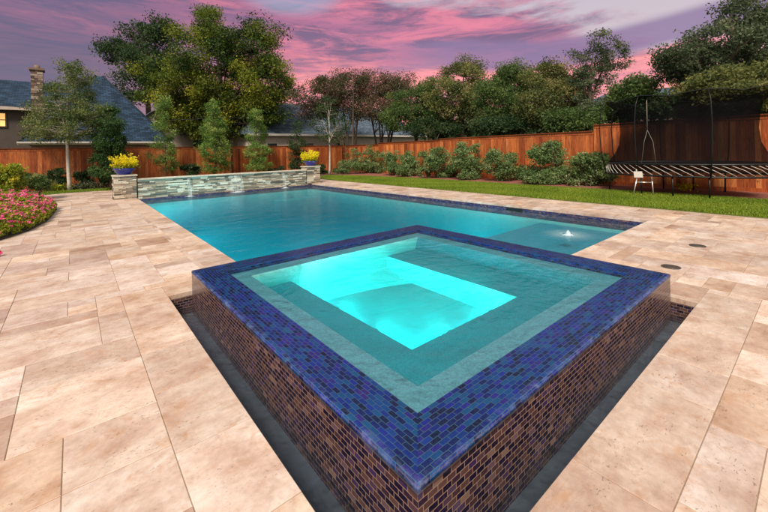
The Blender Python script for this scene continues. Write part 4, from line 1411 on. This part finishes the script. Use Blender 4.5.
bed_tree('young_oak', 'young grey-green tree with a white trunk in front of the steep blue roof', 69, [(70, 98, 22, 24), (78, 76, 12, 14), (48, 114, 18, 18), (94, 116, 17, 18), (70, 126, 36, 18), (66, 68, 7, 8), (42, 132, 14, 10)], 'lf_mossy', 330, 85, .24, .075, .085, y=21.9, bark='bark_pale', fork=.37)
bed_tree('holly_tree', 'dense dark green conical tree between the white-trunked tree and the left pillar', 111, [(110, 113, 7, 9), (110, 126, 11, 11), (110, 141, 15, 12), (110, 157, 17, 12), (109, 170, 15, 9)], 'lf_deep', 260, 110, .16, .07, .06, y=20.6)
bed_tree('slim_tree', 'thin airy light green tree behind the left end of the waterfall wall', 164, [(164, 106, 7, 14), (164, 128, 12, 14), (163, 150, 15, 15), (165, 165, 12, 8)], 'lf_fresh', 120, 60, .2, .075, .04)
bed_tree('slim_tree', 'upright light green tree with a pointed top, second along the back fence', 214, [(213, 110, 6, 12), (213, 128, 13, 12), (214, 149, 17, 15), (216, 165, 16, 9)], 'lf_fresh', 190, 75, .2, .075, .05)
bed_tree('slim_tree', 'upright green tree third along the back fence, in line with the grey roof edge', 257, [(256, 118, 6, 10), (257, 133, 11, 12), (257, 152, 14, 13), (258, 165, 13, 7)], 'lf_fresh', 160, 80, .19, .075, .05)
bed_tree('holly_tree', 'small dark conical tree behind the right pillar', 297, [(297, 128, 4, 9), (297, 143, 9, 10), (297, 157, 10, 8), (297, 166, 8, 4)], 'lf_dark', 95, 80, .2, .08, .05)
bed_tree('young_oak', 'thin dark young tree with a pale trunk right of the right pillar', 329, [(328, 108, 12, 12), (320, 122, 12, 12), (338, 124, 12, 12), (330, 136, 16, 8)], 'lf_dark', 80, 60, .26, .09, .07, y=21.2, bark='bark_pale', fork=.37)

# ================================================================== SHRUBS AND BEDS
def shrub(label, px, x_or_y, axis, spec, lm, nc, per, lf=.065, cr=.13, name='shrub', group=None, **kw):
    d_ = depth_x(px, x_or_y) if axis == 'x' else depth_y(px, x_or_y)
    big = max(spec, key=lambda q: q[2] * q[3])
    brk = []
    for (a0, b0, c0_, d0) in spec:
        for _ in range(5):
            brk.append((a0 + random.uniform(-.8, .8) * c0_, b0 + random.uniform(-.45, .75) * d0, c0_ * random.uniform(.36, .62), d0 * random.uniform(.36, .66)))
    spec = brk
    for _ in range(5):
        a_ = random.uniform(-.95, .95)
        spec = spec + [(big[0] + a_ * big[2], big[1] - big[3] * random.uniform(.55, 1.05) * math.sqrt(1 - a_ * a_ * .8), random.uniform(.10, .2) * big[2], random.uniform(.2, .42) * big[3])]
    p_ = at_d(px, 150, d_)
    return tree(name, label, Vector((p_.x, p_.y, 0)), lobes_px(spec, d_, .02), M[lm], nc, per, cr, lf, .05, cat='shrub', group=group, stems=4, limbs=6, fork=.2, **kw)


SG = 'shrubs along the side fence'
for px, sp, lb in ((362, [(362, 164, 15, 9), (350, 167, 11, 8), (376, 168, 12, 8)], 'leftmost broad shrub of the side fence row'),
                   (391, [(391, 166, 9, 8), (389, 160, 5, 5)], 'small upright shrub second from the left in the side fence row'),
                   (410, [(412, 166, 14, 9), (402, 170, 10, 6)], 'rounded shrub third from the left in the side fence row'),
                   (437, [(437, 168, 16, 9), (435, 156, 7, 6), (449, 172, 9, 6)], 'shrub with a taller middle below the fence step, fourth from the left'),
                   (468, [(467, 163, 12, 12), (470, 173, 14, 7), (466, 153, 6, 5)], 'tall bluish-green shrub fifth from the left'),
                   (500, [(500, 169, 12, 11), (512, 174, 12, 8), (495, 158, 6, 6)], 'leaning loose shrub sixth from the left, beside a gap of bare fence'),
                   (549, [(549, 168, 17, 15), (545, 155, 11, 7), (560, 176, 12, 8), (538, 178, 9, 7)], 'largest shrub of the row, left of the trampoline'),
                   (588, [(586, 174, 16, 11), (594, 162, 9, 9), (604, 178, 9, 8)], 'rounded shrub touching the left end of the trampoline')):
    shrub(lb, px, 14.9, 'x', [(a, b - 3, c * 1.25, d * 1.3) for a, b, c, d in sp], 'lf_shrub', int(75 + 5.5 * sum(s[2] for s in sp)), 50, lf=.085, cr=.17, group=SG)
# left corner shrubs
LG = 'shrubs in the left bed'
shrub('yellow-tipped leafy shrub at the far left edge behind the pink flowers', 8, 16.8, 'y', [(6, 180, 16, 15), (14, 172, 10, 10), (0, 190, 16, 10)], 'lf_lime', 110, 90, lf=.08, group=LG)
shrub('green rounded shrub right of the yellow-tipped shrub', 34, 18.4, 'y', [(34, 182, 13, 9), (30, 176, 8, 7), (42, 186, 8, 6)], 'lf_green', 90, 90, lf=.075, group=LG)
DG = 'dark low shrubs against the back fence'
for px, rx in ((56, 9), (86, 10), (104, 7)):
    shrub({56: 'dark low shrub left of the white trunk against the back fence', 86: 'dark low shrub right of the white trunk against the back fence', 104: 'dark low shrub beneath the conical tree against the back fence'}[px],
          px, 22.7, 'y', [(px, 178, rx, 7)], 'lf_dark', 40, 110, lf=.08, group=DG)
for px, lb in ((190, 'dark low shrub in the bed between the thin airy tree and its right neighbour'), (277, 'dark low shrub in the bed left of the small conical tree'), (340, 'dark low shrub in the fence corner right of the pale-trunked tree'), (318, 'dark low shrub beside the right pillar')):
    shrub(lb, px, 22.5, 'y', [(px, 172, 9, 6)], 'lf_dark', 36, 100, lf=.09, group=DG)
# bedding plants round the white-trunked tree
BG = 'pale bedding plants at the edge of the grass strip'
for px, lb in ((49, 'low pale-leaved plant at the left end of the bedding row'), (60, 'low pale-leaved plant just left of the white trunk'), (79, 'low pale-leaved plant just right of the white trunk'), (91, 'low pale-leaved plant at the right end of the bedding row')):
    d_ = depth_y(px, 22.1); p_ = at_d(px, 150, d_)
    t = empty('bedding_plant', (p_.x, p_.y, 0), lb, 'plant', BG)
    g_ = RNG.normal(0, 1, (520, 3)) * np.array([.24, .16, .08]) + np.array([0, 0, .17]); g_[:, 2] = np.abs(g_[:, 2])
    leaf_cloud('leaves', g_, .09, M['lf_lime'] if px in (60, 49) else M['lf_grey'], t)

# pink flower bed
fb_poly = [(-4, 9.3), (-1.1, 9.7), (-.72, 10.6), (-.5, 11.8), (-.42, 13.2), (-.38, 14.4), (-.6, 15.4), (-1.3, 16.2), (-4, 16.6)]
m_ = MB(); m_.poly([(x, y, .03) for x, y in fb_poly])
for i in range(len(fb_poly)):
    a, c = fb_poly[i], fb_poly[(i + 1) % len(fb_poly)]
    m_.poly([(*a, -.06), (*c, -.06), (*c, .03), (*a, .03)])
tag(m_.build('flower_bed_soil', M['soil']), kind='structure')
fb = empty('flowering_ground_cover', (-1.5, 13, 0), 'mounded bed of pink flowers over yellow-green foliage at the left edge', 'flowers')
fb['kind'] = 'stuff'
n = 60000
X = RNG.uniform(-2.9, -.3, n); Y = RNG.uniform(9.4, 16.4, n)
k = inside(fb_poly, X, Y); X, Y = X[k], Y[k]
pa_ = np.array(fb_poly)
def edge_dist(X, Y):
    D = np.full(len(X), 9.0)
    for i in range(1, len(fb_poly) - 2):
        a, c = pa_[i], pa_[i + 1]; ab = c - a
        t_ = np.clip(((X - a[0]) * ab[0] + (Y - a[1]) * ab[1]) / (ab @ ab), 0, 1)
        D = np.minimum(D, np.hypot(X - a[0] - t_ * ab[0], Y - a[1] - t_ * ab[1]))
    return D
def topz(X, Y):
    D = edge_dist(X, Y)
    return (.08 + .42 * (1 - np.exp(-D / .28))) * (1 + .13 * np.sin(X * 5.1 + 1.3 * Y) * np.cos(Y * 3.7)) + .05 * np.sin(Y * 9 + X * 7)
Z = topz(X, Y)
zz_ = Z * RNG.uniform(0, 1, len(X)) ** .35
leaf_cloud('foliage', np.stack([X - fb.location.x, Y - 13, zz_ + .03], 1), .07, M['lf_lime'], fb, RNG.normal(.55, .25, len(X)))
n = 1500
hx = RNG.uniform(-2.9, -.35, n); hy = RNG.uniform(9.5, 16.3, n); k = inside(fb_poly, hx, hy)
k &= RNG.uniform(0, 1, n) < np.clip(1.15 - edge_dist(hx, hy) * .45, .35, 1)
hx, hy = hx[k], hy[k]; hz = topz(hx, hy) + .03 + RNG.uniform(-.02, .05, len(hx))
hz -= (RNG.uniform(0, 1, len(hx)) < .3) * RNG.uniform(0, .2, len(hx))
per = 12
cc_ = np.repeat(np.stack([hx - fb.location.x, hy - 13, hz], 1), per, 0) + RNG.normal(0, .022, (len(hx) * per, 3)) * np.array([1, 1, .6])
leaf_cloud('pink_flower_heads', cc_, .034, M['lf_pink'], fb, np.repeat(RNG.uniform(0, 1, len(hx)), per) * .9, aspect=.8)

# small red flower sprig at the very left edge of the paving
q_ = at_z(2, 256)
t = empty('red_flower', (q_.x - .05, q_.y, 0), 'single dark red flower lying at the left edge of the paving', 'flower')
leaf_cloud('petals', RNG.normal(0, .02, (60, 3)) + np.array([0, 0, .04]), .05, M['lf_pink'], t, np.zeros(60), aspect=.8)

# yellow-leaved plant under the trampoline
q_ = at_x(685, 191, 15.0)
t = empty('seedling', (q_.x, q_.y, 0), 'small yellow-leaved plant growing in the mulch under the trampoline', 'plant')
leaf_cloud('leaves', RNG.normal(0, 1, (140, 3)) * np.array([.09, .11, .05]) + np.array([0, 0, .15]), .10, M['lf_yellow'], t)

# far-off belt of trees closing the horizon
n = 60000
ang = RNG.uniform(math.radians(-14), math.radians(98), n); rad = RNG.uniform(78, 100, n)
hh = 7.5 + 1.6 * np.sin(ang * 23) + 1.2 * np.sin(ang * 61 + 2) + .7 * np.sin(ang * 140)
ft = leaf_cloud('distant_woods', np.stack([np.sin(ang) * rad, np.cos(ang) * rad, hh * RNG.uniform(0, 1, n) ** .7], 1), 1.1, M['lf_dark'], None)
tag(ft, 'distant belt of dark trees glimpsed low behind the houses and garden trees', 'woods', kind='stuff')

# ================================================================== LIGHT, SKY, CAMERA
SUN_EL, SUN_AZ = math.radians(47), math.radians(232)      # azimuth clockwise from +Y
sun = bpy.data.lights.new('sun', 'SUN'); sun.energy = 3.0; sun.angle = math.radians(16); sun.color = (1.0, .87, .70)
so_ = bpy.data.objects.new('sun', sun); col.objects.link(so_)
sd = Vector((math.sin(SUN_AZ) * math.cos(SUN_EL), math.cos(SUN_AZ) * math.cos(SUN_EL), math.sin(SUN_EL)))
so_.rotation_euler = (-sd).to_track_quat('-Z', 'Y').to_euler()

world = bpy.data.worlds.new('World'); scene.world = world; world.use_nodes = True


class WT(NT):
    def __init__(s):
        s.t = world.node_tree; s.n = s.t.nodes; s.l = s.t.links


W = WT()
bg = W.n['Background']
tcn = W.coord('Generated')
nis = W.new('ShaderNodeTexSky'); nis.sky_type = 'NISHITA'; nis.sun_disc = False; nis.sun_elevation = SUN_EL; nis.sun_rotation = SUN_AZ
sp = W.n.new('ShaderNodeSeparateXYZ'); W.link(tcn, sp.inputs[0])
az = W.math('ARCTAN2', sp.outputs[0], sp.outputs[1])       # clockwise from +Y
elv = W.math('ARCSINE', sp.outputs[2])
cmb = W.n.new('ShaderNodeCombineXYZ'); W.link(az, cmb.inputs[0]); W.link(elv, cmb.inputs[1])
V = cmb.outputs[0]


def wnoise(scale, mp, detail=6, rough=.55, dist=.6, loc=(0, 0, 0), rot=0):
    return W.noise(W.mapping(V, mp, loc, (0, 0, rot)), scale, detail, rough, dist)


def sm(x, a, b):
    n = W.n.new('ShaderNodeMapRange'); n.interpolation_type = 'SMOOTHSTEP'
    W.link(x, n.inputs[0]); n.inputs[1].default_value = a; n.inputs[2].default_value = b
    return n.outputs[0]


def mul(a, b): return W.math('MULTIPLY', a, b)


# colours of the clouds
PINK = (.70, .185, .25); ROSE = (.56, .15, .21); CORAL = (1.0, .30, .27); PURP = (.125, .078, .15); MAUVE = (.085, .06, .10)
PALE = (.50, .41, .44); LAV = (.28, .26, .36); PEACH = (.80, .50, .46)
warp = wnoise(1.2, (1.5, 3, 1), 3, .5, 0, (3, 1, 0))
elw = W.math('ADD', elv, mul(W.math('SUBTRACT', warp, .5), .16))
basec = W.ramp(W.math('DIVIDE', elw, .6), [(0, CORAL), (.31, CORAL), (.40, ROSE), (.52, (.36, .12, .21)), (.68, PINK), (.86, LAV), (1, PALE)])
fs = wnoise(5.0, (1.0, 8.0, 1), 8, .68, 1.2, (2.2, 7.7, 0), -.08)
basec = W.mix(mul(sm(fs, .42, .62), .6), basec, (.21, .105, .18))
# dark purple-grey banks
nb = wnoise(2.6, (1.3, 7.5, 1), 10, .66, .9, (1.7, .4, 0), .10)
c = W.mix(mul(mul(sm(nb, .45, .60), sm(elw, .15, .25)), .85), basec, PURP)
# pink lit undersides
np_ = wnoise(3.2, (1.2, 8.0, 1), 10, .67, 1.0, (5.1, 2.2, 0), -.12)
c = W.mix(mul(sm(np_, .47, .66), .8), c, PINK)
# clear pale opening towards the upper right
op = W.math('ADD', W.math('ADD', az, mul(elv, 2.6)), mul(W.math('SUBTRACT', wnoise(2.0, (1.6, 9, 1), 7, .62, .7, (9, 4, 0), -.06), .5), .95))
clear = sm(op, 1.76, 2.04)
c = W.mix(clear, c, W.mix(sm(elv, .2, .6), PALE, (.36, .36, .44)))
# purple bank low on the right, coral under it
band = mul(mul(sm(az, .60, .9), sm(elw, .195, .22)), W.math('SUBTRACT', 1.0, sm(elw, .265, .29)))
c = W.mix(mul(band, .85), c, (.21, .125, .24))
# left side sinks into mauve haze towards the horizon
left = mul(W.math('SUBTRACT', 1.0, sm(az, -.02, .42)), W.math('SUBTRACT', 1.0, sm(elw, .16, .36)))
c = W.mix(mul(left, .92), c, MAUVE)
left2 = mul(W.math('SUBTRACT', 1.0, sm(az, .0, .55)), .5)
c = W.mix(left2, c, (.10, .085, .155))
# small blue-grey opening near the top centre
d1 = W.math('SUBTRACT', az, .46); d2 = W.math('SUBTRACT', elv, .40)
spot = W.math('SUBTRACT', 1.0, sm(W.math('ADD', mul(mul(d1, d1), 40.0), mul(mul(d2, d2), 220.0)), .2, 1.0))
c = W.mix(mul(spot, .7), c, (.26, .30, .42))
# overhead and behind the viewer the cloud is paler and thinner
hi = sm(elv, .46, .75)
c = W.mix(hi, c, (.44, .46, .44))
behind = W.math('ADD', sm(az, 1.7, 2.4), W.math('SUBTRACT', 1.0, sm(az, -1.4, -.6)), clamp=True)
c = W.mix(mul(behind, .92), c, (.56, .50, .40))
# real sky light under the clouds
nsc = W.mix(1, nis.outputs[0], (.012, .012, .012), 'MULTIPLY')
tot = W.mix(1, c, nsc, 'ADD')
W.link(tot, bg.inputs[0]); bg.inputs[1].default_value = .74

cd = bpy.data.cameras.new('camera'); cam = bpy.data.objects.new('camera', cd); col.objects.link(cam)
Mx = Matrix((RT, UP, -FW)).transposed().to_4x4(); Mx.translation = CAM
cam.matrix_world = Mx
cd.sensor_fit = 'HORIZONTAL'; cd.sensor_width = 36; cd.lens = F / 768 * 36; cd.shift_y = -(256 - 150.66) / 768
cd.clip_start = .05; cd.clip_end = 1500
scene.camera = cam

scene.view_settings.view_transform = 'Standard'; scene.view_settings.look = 'None'
scene.view_settings.gamma = 1; scene.view_settings.use_curve_mapping = False
scene.view_settings.exposure = .75
scene.render.engine = 'CYCLES'
cy = scene.cycles
cy.use_denoising = True
cy.max_bounces = 8; cy.diffuse_bounces = 4; cy.glossy_bounces = 3; cy.transmission_bounces = 4; cy.transparent_max_bounces = 16; cy.volume_bounces = 0
cy.caustics_reflective = False; cy.caustics_refractive = False
cy.sample_clamp_indirect = 4
